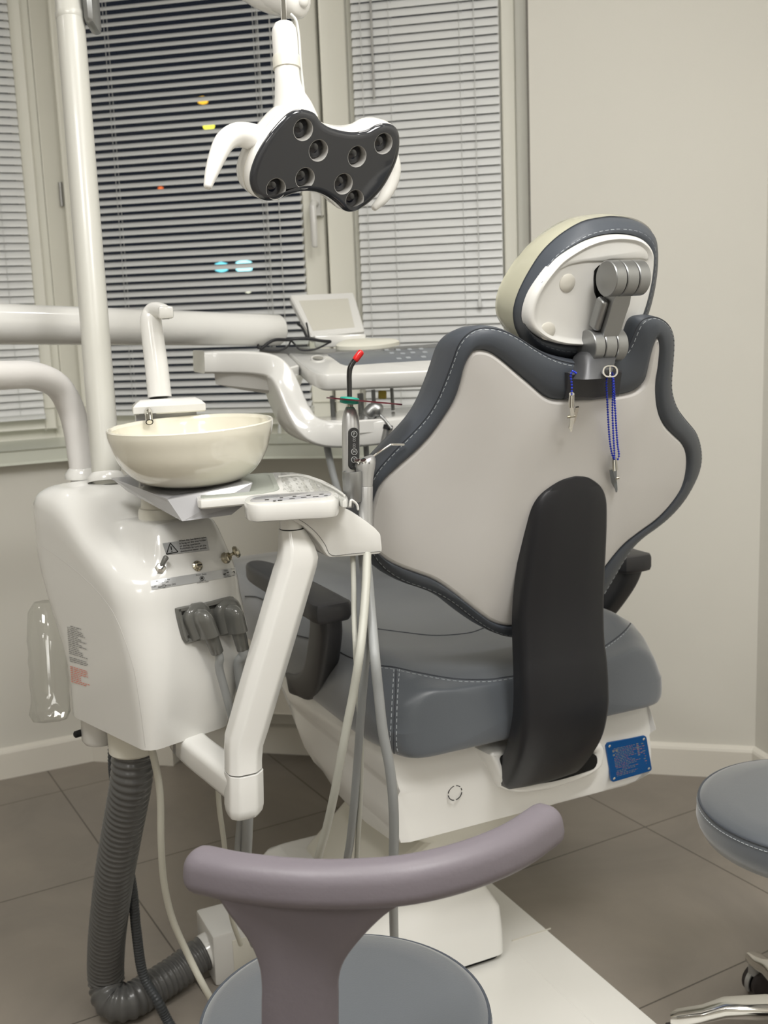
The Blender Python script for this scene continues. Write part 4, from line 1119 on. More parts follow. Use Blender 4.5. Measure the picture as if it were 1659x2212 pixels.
g = G(); g.loft([rsec(ar + .012, ar + .40, lr + .01, rr_ - .006, .02), rsec(ar + .012, ar + .40, lr + .01, rr_ - .006, zc + .004)]); obj('column_foot_gap', g, 'hole', chair, smooth=0)
print('column', ar, rr_, top)
# mechanism between the column and the seat
m0 = chc(on_a(862, 1832, .10)); 
g = G()
g.loft([rsec(ar + .08, ar + .34, lr + .07, rr_ - .07, top[2] - .02, .03), rsec(.14, .46, -.16, .06, .34, .03), rsec(.09, .44, -.20, .14, .385, .02), rsec(.06, .40, -.235, .20, .41, .02)])
obj('lift_cover', g, 'ivoryp', chair, smooth=25)
# floor plate
pa0 = chc(Pz(1069, 1905, .04)); pb0 = chc(Pz(1432, 2212, .04))
rR = (pa0[1] + pb0[1]) / 2; aF = 1.15; rL = -.33
q = chc(Pz(650, 1842, .04)); aF = max(.75, q[0]) if q[0] < 1.4 else 1.1
print('plate', rR, q)
g = G(); aB = -.62
o2 = [(rL, aB), (rR, aB), (rR, aF), (rL, aF)]
g.slab(round_poly(o2, .03), (CO, CR_, CA, Z), [(.004, 0), (0, .004), (0, .030), (.004, .034)]); obj('floor_plate', g, 'plateW', chair, smooth=30)
i1 = chc(Pz(1108, 2062, .036)); i2 = chc(Pz(1300, 2212, .036)); rI = (i1[1] + i2[1]) / 2
print('inner', i1, i2)
g = G(); g.slab([(rL + .06, aB + .05), (rI, aB + .05), (rI, ar + .02), (rL + .06, ar + .02)], (CO, CR_, CA, Z), [(0, .03), (0, .0350), (.002, .0368)]); obj('cover_panel', g, 'plateW', chair, smooth=20)
g = G(); s1 = chc(Pz(1145, 2019, .036)); g.box(ch(s1[0], (rI + rR) / 2 + .01, .0352), CR_ * ((rR - rI) / 2 - .004), CA * .0008, Z * .0012); obj('plate_joint', g, 'ivoryp', chair, smooth=0)

# ---- armrests
def armrest(side):
    r0 = .325 * side
    gp = G()
    near = .0
    o = [(-.032, AN), (.032, AN), (.036, AN + .03), (.035, AN + .20), (.030, AN + .37), (.014, AN + .425), (-.014, AN + .425), (-.030, AN + .37), (-.035, AN + .20), (-.036, AN + .03)]
    gp.slab([(p.x, p.y) for p in resample(cr(o, 4, True), 48)], (CO + CR_ * r0, CR_, CA, Z), [(.010, AZ - .036), (.003, AZ - .033), (0, AZ - .026), (0, AZ - .008), (.003, AZ - .002), (.009, AZ)])
    for p in gp.v:       # the pad falls slightly towards its front
        a = chc(p)[0] - AN; p.z -= .03 * max(0, a - .22) ** 1.3
    part = obj('armrest', gp, 'arm', chair, smooth=45)
    gs = G(); path = cr([(AN + .040, AZ - .025), (AN + .055, AZ - .06), (AN + .105, AZ - .125), (AN + .17, AZ - .185), (AN + .25, AZ - .225), (AN + .33, AZ - .24)], 6)
    P_ = [ch(a, r0 + side * -.004 * 0 + (-.045 * side) * sstep(.0, 1, i / (len(path) - 1)), z) for i, (a, z) in enumerate((p.x, p.y) for p in path)]
    gs.sweep(P_, rrect(.042, .064, .012, 3), CR_.cross(Z).normalized() + Z * .01, lambda t: (1, 1 - .1 * t)); 
    obj('armrest_support', gs, 'arm', chair, smooth=45)
q = chc(on_r(722, 1303, -.325)); AN, AZ = q[0], q[2]
print('arm', q, 'right check', chc(on_r(1375, 1215, .325)))
armrest(-1); armrest(1)

# ---- headrest
HA = -.205
def on_h(px, py, sh=0.0, tilt=.22, k=.5):
    # headrest rear surface: a plane leaning with the backrest, at the middle of the chair
    n = (CA + Z * tilt).normalized(); return Pp(px, py, ch(HA + sh, 0, 1.36), n)
HN = (CA + Z * .22).normalized(); HX = CR_; HY = HX.cross(HN); HY = HY if HY.z > 0 else -HY
HO = ch(HA, 0, 1.36)
def hf(pts, sh=0.0): return [((p - HO).dot(HX), (p - HO).dot(HY)) for p in (on_h(px, py, sh) for px, py in pts)]
hs_px = [(1325, 507), (1354, 507.5), (1379, 513), (1396, 525), (1406, 541), (1408, 560), (1404, 601), (1396, 639), (1387, 670), (1377, 696), (1366, 715), (1347, 731), (1319, 742), (1271, 746), (1240, 746), (1208, 743), (1176, 734), (1151, 718), (1138, 702), (1134, 683), (1138, 658), (1148, 632), (1164, 607), (1183, 582), (1208, 556), (1252, 528), (1290, 513)]
ho_px = [(1322, 468), (1360, 472), (1385, 483), (1401, 499), (1408, 522), (1410, 560), (1406, 605), (1399, 642), (1390, 674), (1380, 701), (1368, 720), (1348, 738), (1319, 756), (1271, 776), (1227, 780), (1192, 775), (1154, 759), (1129, 737), (1112, 708), (1107, 683), (1108, 661), (1119, 626), (1142, 582), (1170, 541), (1208, 506), (1252, 480), (1290, 471)]
def ring_h(pts, n=100):
    P_ = resample(cr(pts, 5, True), n * 4, True); i0 = max(range(len(P_)), key=lambda i: P_[i].y); P_ = P_[i0:] + P_[:i0]
    ar_ = sum(P_[i].x * P_[(i + 1) % len(P_)].y - P_[(i + 1) % len(P_)].x * P_[i].y for i in range(len(P_)))
    if ar_ < 0: P_ = [P_[0]] + P_[:0:-1]
    return [V((p.x, p.y)) for p in resample(P_, n, True)]
h_in = ring_h(hf(hs_px)); h_out = ring_h(hf(ho_px, .045))
hb_ = sum(p.x for p in h_out) / len(h_out), sum(p.y for p in h_out) / len(h_out)
def hp(p, sh): return HO + HX * p.x + HY * p.y + HN * sh
def hm(t): return [a.lerp(b, t) for a, b in zip(h_in, h_out)]
cen = V(hb_)
g = G(); rings = [[hp(p, .012) for p in hm(-.05)], [hp(p, .004) for p in hm(.10)], [hp(p, .004) for p in hm(.30)], [hp(p, .010) for p in hm(.5)], [hp(p, .020) for p in hm(.78)], [hp(p, .034) for p in hm(.96)], [hp(p, .050) for p in hm(1.0)], [hp(p, .066) for p in hm(.96)], [hp(p, .078) for p in hm(.8)], [hp(p, .084) for p in hm(.45)]] + [[hp(cen.lerp(p, t), .086) for p in h_in] for t in (.75, .4, .1)]
g.loft(rings, True, False, True); hr = obj('headrest_pad', g, 'leather', chair, smooth=70)
hbv = BVHTree.FromPolygons([tuple(p) for p in g.v], g.f)
L = snap(hbv, [hp(p, .006) for p in hm(.30)], .0004)
obj('stitching', dashes(L, .0006), 'stitch', hr)
# protective film: clear over the grey side, cream where it doubles up at the front
def out_(p, t, d): q = h_in_out(p, t); return q
def hm_off(t, off):
    o = []
    for a_, b_ in zip(h_in, h_out):
        p = a_.lerp(b_, t); o.append(p + (p - cen).normalized() * off)
    return o
g = G(); g.loft([[hp(p, .0385) for p in hm_off(.975, .0024)], [hp(p, .050) for p in hm_off(1.0, .0028)], [hp(p, .067) for p in hm_off(.965, .0028)], [hp(p, .081) for p in hm_off(.8, .0026)], [hp(p, .0875) for p in hm_off(.45, .001)]] + [[hp(cen.lerp(p, t), .090) for p in h_in] for t in (.7, .3)], True, False, True); obj('cream_film', g, 'film', hr, smooth=70)
# white rear shell: flat back with a raised rim and a thick lip along the top
g = G(); rings = []
for t, d in ((1.0, .010), (1.0, .001), (.988, -.005), (.968, -.0085), (.945, -.0095), (.92, -.0085), (.88, -.0050), (.84, -.0042), (.6, -.0042), (.2, -.0042)): rings.append([hp(cen.lerp(p, t), d) for p in h_in])
g.loft(rings, True, False, True); hsh = obj('headrest_shell', g, 'gloss', chair, smooth=40)
lip = hf([(1163, 622), (1180, 594), (1204, 565), (1240, 538), (1270, 522), (1300, 513), (1330, 510), (1360, 511), (1385, 520), (1400, 535), (1404, 556), (1400, 566), (1386, 561), (1350, 562), (1318, 563), (1306, 567), (1298, 567), (1262, 568), (1232, 574), (1204, 588), (1182, 606)], -.006)
g = G(); g.slab([(p.x, p.y) for p in resample(round_poly(lip, .003, 2), 90)], (HO, HX, HY, -HN), [(0, -.002), (0, .0030), (.0015, .0055), (.004, .0064)]); obj('shell_lip', g, 'gloss', hsh, smooth=45)
def hq(px, py, sh=-.004): return on_h(px, py, sh)
for px, py in ((1225, 611), (1182, 715), (1366, 703)):
    g = G(); g.lathe([(.0135, 0), (.0135, .0012), (.012, .0025), (.004, .0032), (.0002, .0033)], hq(px, py), -HN, 22); obj('button_cap', g, 'button', hsh)
g = G(); o2 = hf([(1281, 586), (1296, 570), (1340, 566), (1340, 640), (1300, 652), (1283, 640)], -.004); g.slab(round_poly(o2, .012), (HO, HX, HY, -HN), [(0, .002), (0, .0050), (.001, .0054)]); obj('hinge_recess', g, 'hole', hsh)
# hinge: two short metal drums, a link and a lever
def drum(c0, c1, r, name, mt, parent):
    d = (c1 - c0).normalized(); L = (c1 - c0).length
    q = None; segs = [(0, .30), (.325, .66), (.685, 1.0)]
    for a, b in segs:
        g = G(); bv = .0012
        g.lathe([(r - bv, L * a), (r, L * a + bv), (r, L * b - bv), (r - bv, L * b)], c0, d, 36); o = obj(name, g, mt, parent if q is None else q, smooth=30); q = q or o
    g = G(); g.lathe([(r * .9, L * .02), (r * .9, L * .98)], c0, d, 24); obj('axle', g, 'hole', q)
    return q
hd = CR_
ru = 32.5 * 1.9 / F_PX; up0 = on_r(1310, 601, -.012 + .0); 
hk = chc(on_r(1345, 600, .0)); 
def hinge_c(px0, py0, px1, py1):
    """left and right end of a drum along the chair's width, its middle on the chair's centre line"""
    mid = on_r((px0 + px1) / 2, (py0 + py1) / 2, 0)
    a = mid - CR_ * .1; lo, hi = 0, .2
    def half(px):
        best = min((abs(CX + F_PX * ((mid + CR_ * s_ - EYEP).dot(IR) / (mid + CR_ * s_ - EYEP).dot(FW)) - px), s_) for s_ in [i * .001 - .09 for i in range(181)]); return best[1]
    return mid + CR_ * half(px0), mid + CR_ * half(px1)
u0, u1 = hinge_c(1309, 602, 1383, 600); l0, l1 = hinge_c(1267, 749, 1337, 744)
hg = drum(u0, u1, .0258, 'headrest_hinge', 'silver', chair); lg = drum(l0, l1, .0248, 'neck_hinge', 'silver', chair)
um, lm = (u0 + u1) / 2, (l0 + l1) / 2; Lw = (u1 - u0).length
dl = (um - lm).normalized(); nl = CR_.cross(dl); nl = nl if nl.dot(-CA) > 0 else -nl
g = G(); g.loft([[c + CR_ * (x * w) + nl * y for x, y in rrect(1, .024, .004, 2)] for c, w in ((lm + dl * .012, Lw * .36), (lm + dl * .03, Lw * .5), ((um + lm) / 2, Lw * .50), (um - dl * .035, Lw * .52), (um - dl * .016, Lw * .42))])
lk = obj('headrest_link', g, 'silver', chair, smooth=40)
g = G(); lc = (um + lm) / 2 - CR_ * (Lw * .34) - dl * .004; g.slab([(x, y) for x, y in rrect(.013, .050, .006, 5)], (lc, CR_, dl, nl), [(0, -.012), (0, .000), (.002, .004), (.004, .005)]); obj('release_lever', g, 'silver', lk, smooth=40)
# neck bracket going down into the notch
lw_ = (l1 - l0).length
bb = chc(on_a(1271, 814, -.212)); bt_c = chc(lm)
g = G(); BKR = []
for t, w, th_ in ((.16, .80, .030), (.32, .94, .040), (.55, .90, .046), (.80, .84, .050), (1.0, .80, .050)):
    a_ = bt_c[0] + .012 * (1 - t) + (bb[0] - bt_c[0]) * t; z_ = bt_c[2] + (bb[2] - .002 - bt_c[2]) * t
    BKR.append([ch(a_ + y * th_, x * w * lw_ + bb[1] * t, z_) for x, y in rrect(1, 1, .14, 2)])
g.loft(BKR); obj('neck_bracket', g, 'gunmetal', chair, smooth=40)

# ---- bib clips on blue bead chains: two things hanging from the neck of the chair
def beads(path, r=.0018, step=.0052):
    P_ = resample(path, int(sum((path[i + 1] - path[i]).length for i in range(len(path) - 1)) / step), False); g = G()
    for i, p in enumerate(P_):
        g.lathe([(.0001, -r), (r * .5, -r * .87), (r * .87, -r * .5), (r, 0), (r * .87, r * .5), (r * .5, r * .87), (.0001, r)], p, (P_[min(i + 1, len(P_) - 1)] - P_[max(0, i - 1)]).normalized(), 12)
    g.tube(P_, .0005, 5); return g
def clip(root, top, tip, tail, side):
    """crimped sleeve, two jaws crossing, thumb piece"""
    d = (tip - top).normalized(); L = (tip - top).length; w = d.cross(-FW).normalized(); n = w.cross(d)
    g = G(); g.tube([top, top + d * L * .32], [.0042, .0046], 14); sl = obj('sleeve', g, 'steel', root)
    g = G(); a = top + d * L * .30
    g.loft([[c + w * (x * k) + n * y for x, y in rrect(1, .0035, .001, 2)] for c, k in ((a, .0065), (a + d * L * .12 - w * .0005 * side, .0055), (a + d * L * .30 - w * .002 * side, .0070), (tip - d * .006, .0042), (tip, .0026))]); obj('jaw', g, 'steel', root, smooth=30)
    g = G(); b = tail; 
    g.loft([[c + w * (x * k) - n * (.003 - y) for x, y in rrect(1, .003, .001, 2)] for c, k in ((b, .005), (b + (tip - b) * .3, .0065), (b + (tip - b) * .6, .008), (tip - d * .004 + w * .001 * side, .004))]); obj('thumb_jaw', g, 'steel', root, smooth=30)
    g = G(); g.tube([(a + d * L * .3) - w * .006, (a + d * L * .3) + w * .006], .0022, 10); obj('pivot', g, 'brass', root)
fo = lambda px, py, sh: on_back(px, py, sh)
c1 = thing('bib_clip_chain', 'short blue bead chain with a steel alligator clip, hanging left of the headrest bracket', 'bib clip', fo(1233, 800, -.03), 'bib clips')
pth = cr([fo(1244, 806, -.045), fo(1237, 802, -.05), fo(1233, 812, -.045), fo(1235, 830, -.042), fo(1235, 852, -.040)], 6)
obj('bead_chain', beads(pth), 'blue', c1, smooth=80); clip(c1, fo(1235, 851, -.040), fo(1233, 931, -.030), fo(1248, 882, -.036), 1)
c2 = thing('bib_clip_chain', 'long doubled blue bead chain with a steel clip, hanging right of the headrest bracket', 'bib clip', fo(1320, 806, -.03), 'bib clips')
pa_ = [fo(1312, 806, -.04), fo(1310, 830, -.04), fo(1312, 870, -.034), fo(1314, 910, -.030), fo(1317, 950, -.027), fo(1322, 980, -.026), fo(1330, 996, -.026), fo(1337, 985, -.026), fo(1334, 960, -.027), fo(1331, 920, -.030), fo(1328, 870, -.034), fo(1326, 830, -.04), fo(1323, 808, -.043)]
pb_ = [fo(1322, 806, -.045), fo(1324, 840, -.042), fo(1323, 890, -.036), fo(1325, 940, -.032), fo(1327, 975, -.030), fo(1327, 1000, -.028)]
obj('bead_chain', merge(beads(cr(pa_, 6)), beads(cr(pb_, 6))), 'blue', c2, smooth=80)
g = G(); kc = fo(1317, 803, -.05)
g.loft([[kc + IR * (x * w) + IU * (y * w) - FW * h for x, y in rrect(.0225, .0175, .0080, 6)] for w, h in ((.80, -.005), (1.0, -.005), (1.04, 0), (1.0, .005), (.80, .005), (.74, .003), (.74, -.003), (.80, -.005))], True, False, False)
g.box(kc, IR * .0016, IU * .0068, FW * .003, .0008); obj('clasp', g, 'chrome', c2, smooth=50)
clip(c2, fo(1327, 990, -.028), fo(1331, 1062, -.024), fo(1320, 1016, -.034), -1)
# ================================================================== stools
def stool(name, label, c, zs, r, th, legs_h0, back=None, group='saddle stools on castors', leg_len=.25):
    root = thing(name, label, 'stool', (c[0], c[1], 0), group); C0 = V((c[0], c[1], 0)); at = lambda x, y, z: V((c[0] + x, c[1] + y, z))
    g = G(); g.lathe([(.001, zs - th), (r * .82, zs - th), (r * .94, zs - th + .006), (r * .985, zs - th + .022), (r, zs - th * .55), (r * .992, zs - .020), (r * .975, zs - .0095), (r * .955, zs - .006), (r * .90, zs - .001), (r * .7, zs + .002), (r * .3, zs + .003), (.001, zs + .003)], C0, Z, 72); obj('seat', g, 'leather2', root, smooth=60)
    g = G(); g.tube([at(math.cos(2 * PI * i / 90) * r * .978, math.sin(2 * PI * i / 90) * r * .978, zs - .0095) for i in range(91)], .0022, 8); obj('piping', g, 'leather', root)
    g = G()
    for i in range(150):
        a0 = 2 * PI * i / 150; a1 = a0 + .028
        g.tube([at(math.cos(a) * r * .994, math.sin(a) * r * .994, zs - .017) for a in (a0, a1)], .0007, 5)
    obj('stitching', g, 'stitch', root)
    g = G(); g.lathe([(.03, zs - th - .05), (.06, zs - th - .045), (r * .60, zs - th - .022), (r * .74, zs - th - .004), (r * .74, zs - th)], C0, Z, 40); obj('seat_dish', g, 'gloss', root)
    g = G(); g.lathe([(.025, .10), (.025, .28), (.018, .285), (.018, zs - th - .04)], C0, Z, 24); obj('gas_lift', g, 'chrome', root)
    g = G(); g.lathe([(.030, .085), (.040, .09), (.040, .125), (.028, .135)], C0, Z, 28); obj('hub', g, 'chrome', root)
    for k in range(5):
        h = heading(legs_h0 + 72 * k); w = V((h.y, -h.x, 0)); P = lambda d, z: C0 + h * d + Z * z
        g = G()
        g.loft([[P(d, z0) + w * (x * ww) + Z * (y * hh) for x, y in rrect(1, 1, .28, 3)] for d, z0, ww, hh in ((.02, .108, .050, .036), (.07, .110, .046, .032), (.14, .102, .040, .028), (leg_len - .04, .086, .034, .024), (leg_len + .002, .076, .030, .022), (leg_len + .014, .073, .020, .014))])
        lg = obj('leg', g, 'chrome', root, smooth=50)
        g = G(); q = P(leg_len - .005, 0); g.tube([q + Z * .045, q + Z * .075], .011, 16); obj('castor_stem', g, 'alum2', lg)
        g = G(); cd = (h * .3 + w * .95).normalized(); ax = V((cd.y, -cd.x, 0)); wc = q + cd * .012 + Z * .027
        for s_ in (-1, 1): g.lathe([(.008, -.007), (.022, -.007), (.027, -.004), (.027, .004), (.022, .007), (.008, .007)], wc + ax * (.0125 * s_), ax, 28)
        g.tube([wc - ax * .014, wc + ax * .014], .006, 12)
        obj('castor', g, 'tyre', lg)
        g = G(); arc = [wc + cd * (-math.cos(a) * .0295) + Z * (math.sin(a) * .0295) for a in [math.radians(x) for x in range(-25, 150, 12)]]
        g.sweep(arc, [(-.005, -.0015), (.005, -.0015), (.005, .0015), (-.005, .0015)], [(p - wc).normalized() for p in arc]); obj('castor_fork', g, 'alum2', lg)
    return root, at
sc = Pz(745, 2178, .50)
st, at = stool('operator_stool', 'round grey stool in front with a curved mauve backrest bar facing the camera', (sc.x, sc.y), .50, .1775, .072, 20)
zb_ar = .79
bar_px = [(437, 1878), (520, 1895), (645, 1908), (765, 1909), (884, 1899), (1003, 1871), (1105, 1830), (1178, 1782)]
bp = [Pz(x, y, zb_ar) for x, y in bar_px]
path = cr(bp, 8); n_ = len(path)
ctr_ = sum(path, V()) / n_
g = G(); tilt = .18
rings = []
sec = [(x, y) for x, y in rrect(.037, .042, .0155, 6)]
for i, p in enumerate(path):
    t = (path[min(i + 1, n_ - 1)] - path[max(i - 1, 0)]).normalized(); w = V((t.y, -t.x, 0)).normalized(); u = (Z + w * -tilt).normalized()
    if w.dot(p - V((sc.x, sc.y, 0)) - Z * p.z) < 0: w = -w
    u = (Z - w * tilt).normalized()
    rings.append((p, w, u, t))
def endcap(p, w, u, t, sgn):
    return [[p + t * (sgn * .017 * math.sin(a)) + w * (x * math.cos(a) ** .7) + u * (y * math.cos(a) ** .7) for x, y in sec] for a in [math.radians(d) for d in (20, 40, 58, 72, 82)]]
R_ = [[p + w * x + u * y for x, y in sec] for p, w, u, t in rings]
R_ = endcap(*rings[0], -1)[::-1] + R_ + endcap(*rings[-1], 1)
g.loft(R_); barp = obj('backrest_bar', g, 'purple', st, smooth=60)
bbv = BVHTree.FromPolygons([tuple(p) for p in g.v], g.f)
seam_px('mould_line', bbv, [(398, 1898), (440, 1914), (560, 1934), (700, 1942), (800, 1940), (900, 1928), (1000, 1908), (1100, 1868), (1180, 1818), (1222, 1782)], .0005, 'purple', barp)
bm_ = Pz(672, 1955, zb_ar - .02); bd = (bp[5] - bp[1]); bd.z = 0; bd.normalize(); bn = V((bd.y, -bd.x, 0)); bn = bn if bn.y < 0 else -bn
so = Pz(660, 1945, .775) + bn * -.017
left = [(470, 1925), (490, 1958), (507, 1981), (539, 2029), (558, 2071), (564, 2114), (564, 2160), (564, 2212), (564, 2330)]
right = [(905, 1930), (868, 1962), (831, 1986), (783, 2029), (746, 2082), (733, 2124), (732, 2160), (732, 2212), (732, 2330)]
Lp = cr([((Pp(x, y, so, bn) - so).dot(bd), (Pp(x, y, so, bn) - so).z) for x, y in left], 4); Rp = cr([((Pp(x, y, so, bn) - so).dot(bd), (Pp(x, y, so, bn) - so).z) for x, y in right], 4)
_x = [V((Lp[-1].x, q)) for q in (-.19, -.23, -.28, -.33)]; _y = [V((Rp[-1].x, q)) for q in (-.19, -.23, -.28, -.33)]
Lp += [q for q in _x if q.y < Lp[-1].y - .01]; Rp = Rp + [q for q in _y][-(len(Lp) - len(Rp)):]
g = G(); rings = []
for (l, r_) in zip(Lp, Rp):
    z = (l.y + r_.y) / 2; w = (r_.x - l.x) / 2; m_ = (r_.x + l.x) / 2; th = .013
    bow = lambda x: -.10 * (x) ** 2 * sstep(-.12, .0, z)
    rings.append([so + bd * (m_ + x) + Z * z - bn * (-y - bow(x + m_) * -1 * 1) for x, y in [(-w, -th * .5), (-w * .985, .002), (-w * .93, .0055), (-w * .5, .007), (0, .0075), (w * .5, .007), (w * .93, .0055), (w * .985, .002), (w, -th * .5), (w * .97, -th), (0, -th * 1.1), (-w * .97, -th)]])
zend = Lp[-1].y + so.z
g.loft(rings); obj('backrest_stem', g, 'purple', st, smooth=60)
# bracket under the seat
e0 = so + bd * ((Lp[-1].x + Rp[-1].x) / 2) + Z * (Lp[-1].y); g = G()
cz_ = V((sc.x, sc.y, e0.z + .018)); dz_ = (cz_ - e0 - Z * .018); dz_.z = 0
g.box(e0 + Z * .018 + dz_ * .5 - bn * 0, dz_ * .5, V((dz_.y, -dz_.x, 0)).normalized() * .03, Z * .008, .003); obj('back_bracket', g, 'purple', st)
rc_ = (.70, 1.715)
stool('assistant_stool', 'grey upholstered stool on a chrome star base at the right edge', rc_, .50, .192, .072, -6, leg_len=.218)

# ================================================================== lamp head
LD = 1.62
LN = (IR * .50 - IU * .47 - FW * .73).normalized()
LO = Pd(705, 350, LD)
LX = (IR - LN * IR.dot(LN)).normalized(); LY = LN.cross(LX)
def lf(pts): return [((Pp(x, y, LO, LN) - LO).dot(LX), (Pp(x, y, LO, LN) - LO).dot(LY)) for x, y in pts]
face_px = [(655, 237), (682, 246), (695, 264), (718, 278), (761, 287), (795, 283), (818, 271), (841, 268), (859, 278), (866, 302), (862, 339), (848, 375), (828, 409), (801, 438), (771, 457), (748, 457), (731, 442), (708, 425), (682, 415), (652, 415), (629, 422), (602, 432), (579, 435), (556, 425), (544, 402), (544, 375), (556, 339), (579, 299), (612, 259), (635, 241)]
fo2 = [(p.x, p.y) for p in resample(cr(lf(face_px), 5, True), 120)]
lamp = thing('operating_lamp', 'white dental operating lamp with dark eight-lens face and curved handles', 'lamp', LO - LN * .05)
frL = (LO, LX, LY, LN)
g = G(); g.slab(fo2, frL, [(.001, -.014), (0, -.010), (0, -.004), (.0025, -.0005), (.006, .0008), (.009, .001)])
holes_px = [(654.6, 280), (687.5, 325), (771, 338), (828, 310), (658.6, 385), (741.5, 397), (596, 408), (766, 432)]
hr_ = .0160
HP = []
for x, y in holes_px:
    c = Pp(x, y, LO, LN); HP.append(c)
from mathutils.geometry import tessellate_polygon
area_ = sum(fo2[i][0] * fo2[(i + 1) % 120][1] - fo2[(i + 1) % 120][0] * fo2[i][1] for i in range(120))
fo3 = fo2 if area_ > 0 else fo2[::-1]
loopsP = [[V((a, b, 0)) for a, b in inset(fo3, .009)]]
for c in HP:
    q = c - LO; loopsP.append([V((q.dot(LX) + hr_ * math.cos(-2 * PI * k / 36), q.dot(LY) + hr_ * math.sin(-2 * PI * k / 36), 0)) for k in range(36)])
g = G(); tri_ = tessellate_polygon(loopsP); flat_ = [p for L in loopsP for p in L]
g.add([LO + LX * p.x + LY * p.y + LN * .001 for p in flat_], [tuple(t) for t in tri_])
g.loft([[LO + LX * a + LY * b + LN * h for a, b in inset(fo3, ins)] for ins, h in [(.001, -.014), (0, -.010), (0, -.004), (.0025, -.0005), (.006, .0008), (.009, .001)]], True, False, False)
for L in loopsP[1:]: g.loft([[LO + LX * p.x + LY * p.y + LN * h for p in L] for h in (.001, -.003)], True, False, False)
obj('face_panel', g, 'lampface', lamp, smooth=35)
for c in HP:
    dz = -.016
    g = G(); n_ = 36; R0 = lambda r, h: [c + LN * h + LX * (math.cos(2 * PI * k / n_) * r) + LY * (math.sin(2 * PI * k / n_) * r) for k in range(n_)]
    g.loft([R0(hr_ * .985, .0006), R0(hr_ * .95, .0004), R0(hr_ * .94, dz), R0(hr_ * .6, dz - .001), R0(hr_ * .99, dz - .002)], True, False, False)
    cp = obj('reflector_cup', g, 'cup', lamp, smooth=40)
    g = G(); g.lathe([(hr_ * .93, dz + .0006), (hr_ * .8, dz + .004), (hr_ * .5, dz + .007), (.0005, dz + .0085)], c, LN, 28); obj('lens', g, 'lens', cp)
# housing: the outline carried backwards, swelling into the neck
g = G()
prof = [(.0005, -.004), (-.001, -.012), (-.0015, -.030), (-.0005, -.050), (.003, -.060), (.009, -.068), (.018, -.074), (.030, -.077)]
rings = [[LO + LX * a + LY * b + LN * h for a, b in inset(fo3, ins)] for ins, h in prof]
cx_ = sum(p[0] for p in fo3) / 120; cy_ = sum(p[1] for p in fo3) / 120
for k, h in ((.5, -.080), (.2, -.082)): rings.append([LO + LX * (cx_ + (a - cx_) * k) + LY * (cy_ + (b - cy_) * k) + LN * h for a, b in inset(fo3, .02)])
g.loft(rings, True, False, True); hs = obj('housing', g, 'gloss2', lamp, smooth=60)
hbv2 = BVHTree.FromPolygons([tuple(p) for p in g.v], g.f)
seamL = [LO + LX * a + LY * b + LN * -.024 for a, b in inset(fo3, -.0016)]
g = G(); g.tube(seamL + [seamL[0]], .0004, 5); obj('housing_seam', g, 'ivoryp', hs)
# left bulge behind, and neck
nk = Pd(622, 196, LD - .025)
g = G(); path = [Pd(640, 262, LD - .002), Pd(632, 232, LD - .012), Pd(625, 202, LD - .020), Pd(621, 172, LD - .025), Pd(620, 150, LD - .025)]
g.tube(cr(path, 5), [p.x for p in cr([(.033, 0), (.029, 0), (.0220, 0), (.0186, 0), (.0182, 0)], 5)], 30); obj('neck', g, 'gloss2', lamp)
g = G(); a = Pd(620, 151, LD - .025); b = Pd(618, 122, LD - .025); d = (b - a).normalized()
g.lathe([(.0188, 0), (.0202, .001), (.0202, (b - a).length - .003), (.0192, (b - a).length)], a, d, 30); obj('swivel_ring', g, 'ivoryp', lamp)
g = G(); e = Pd(613, 50, LD - .025); L = (e - b).length
g.lathe([(.0188, 0), (.0188, L * .62), (.018, L * .8), (.0135, L * .97), (.011, L)], b, (e - b).normalized(), 30); obj('joint_sleeve', g, 'gloss2', lamp)
g = G(); g.tube([e, Pd(612, 0, LD + .04)], .0045, 14); obj('rod', g, 'chrome', lamp)
g = G(); g.tube(cr([Pd(628, 30, LD - .03), Pd(640, 45, LD - .03), Pd(646, 80, LD - .028), Pd(650, 140, LD - .026), Pd(657, 205, LD - .022)], 6), .0018, 8); obj('cable', g, 'cord', lamp)
def handle(pp, rr):
    g = G(); g.tube(cr(pp, 6), [p.x for p in cr([(r * LD / F_PX, 0) for r in rr], 6)], 20, round_end=.7); obj('handle', g, 'gloss2', lamp)
handle([Pd(556, 300, LD - .025), Pd(533, 293, LD - .042), Pd(509, 291, LD - .055), Pd(486, 306, LD - .068), Pd(470, 337, LD - .08), Pd(457, 374, LD - .09), Pd(449, 402, LD - .095)], [29, 27, 24, 22, 18.5, 14, 9])
handle([Pd(815, 300, LD + .11), Pd(838, 330, LD + .14), Pd(848, 365, LD + .15), Pd(843, 398, LD + .15), Pd(828, 428, LD + .145), Pd(808, 449, LD + .14)], [25, 22, 20, 17, 13, 8])
def type_px(bvh, body, cx, cy, size, slope, mt, parent, name='lettering', lift=.0004, shear=0):
    cu = bpy.data.curves.new('type', 'FONT'); cu.body = body; cu.size = 1; cu.align_x = 'CENTER'; cu.align_y = 'CENTER'; cu.resolution_u = 2
    to = bpy.data.objects.new('type', cu); COL.objects.link(to); dg = bpy.context.evaluated_depsgraph_get(); me = bpy.data.meshes.new_from_object(to.evaluated_get(dg)); vs = []; ok = True
    c, s = math.cos(slope), math.sin(slope)
    for q in me.vertices:
        px = cx + (q.co.x * c + q.co.y * s) * size; py = cy + (q.co.x * s - q.co.y * c) * size
        h, n, i, d = bvh.ray_cast(EYEP, ray(px, py).normalized())
        if h is None: ok = False; break
        vs.append(h + n * lift)
    g = G()
    if ok: g.add(vs, [tuple(p.vertices) for p in me.polygons])
    bpy.data.objects.remove(to); bpy.data.curves.remove(cu); bpy.data.meshes.remove(me)
    return g
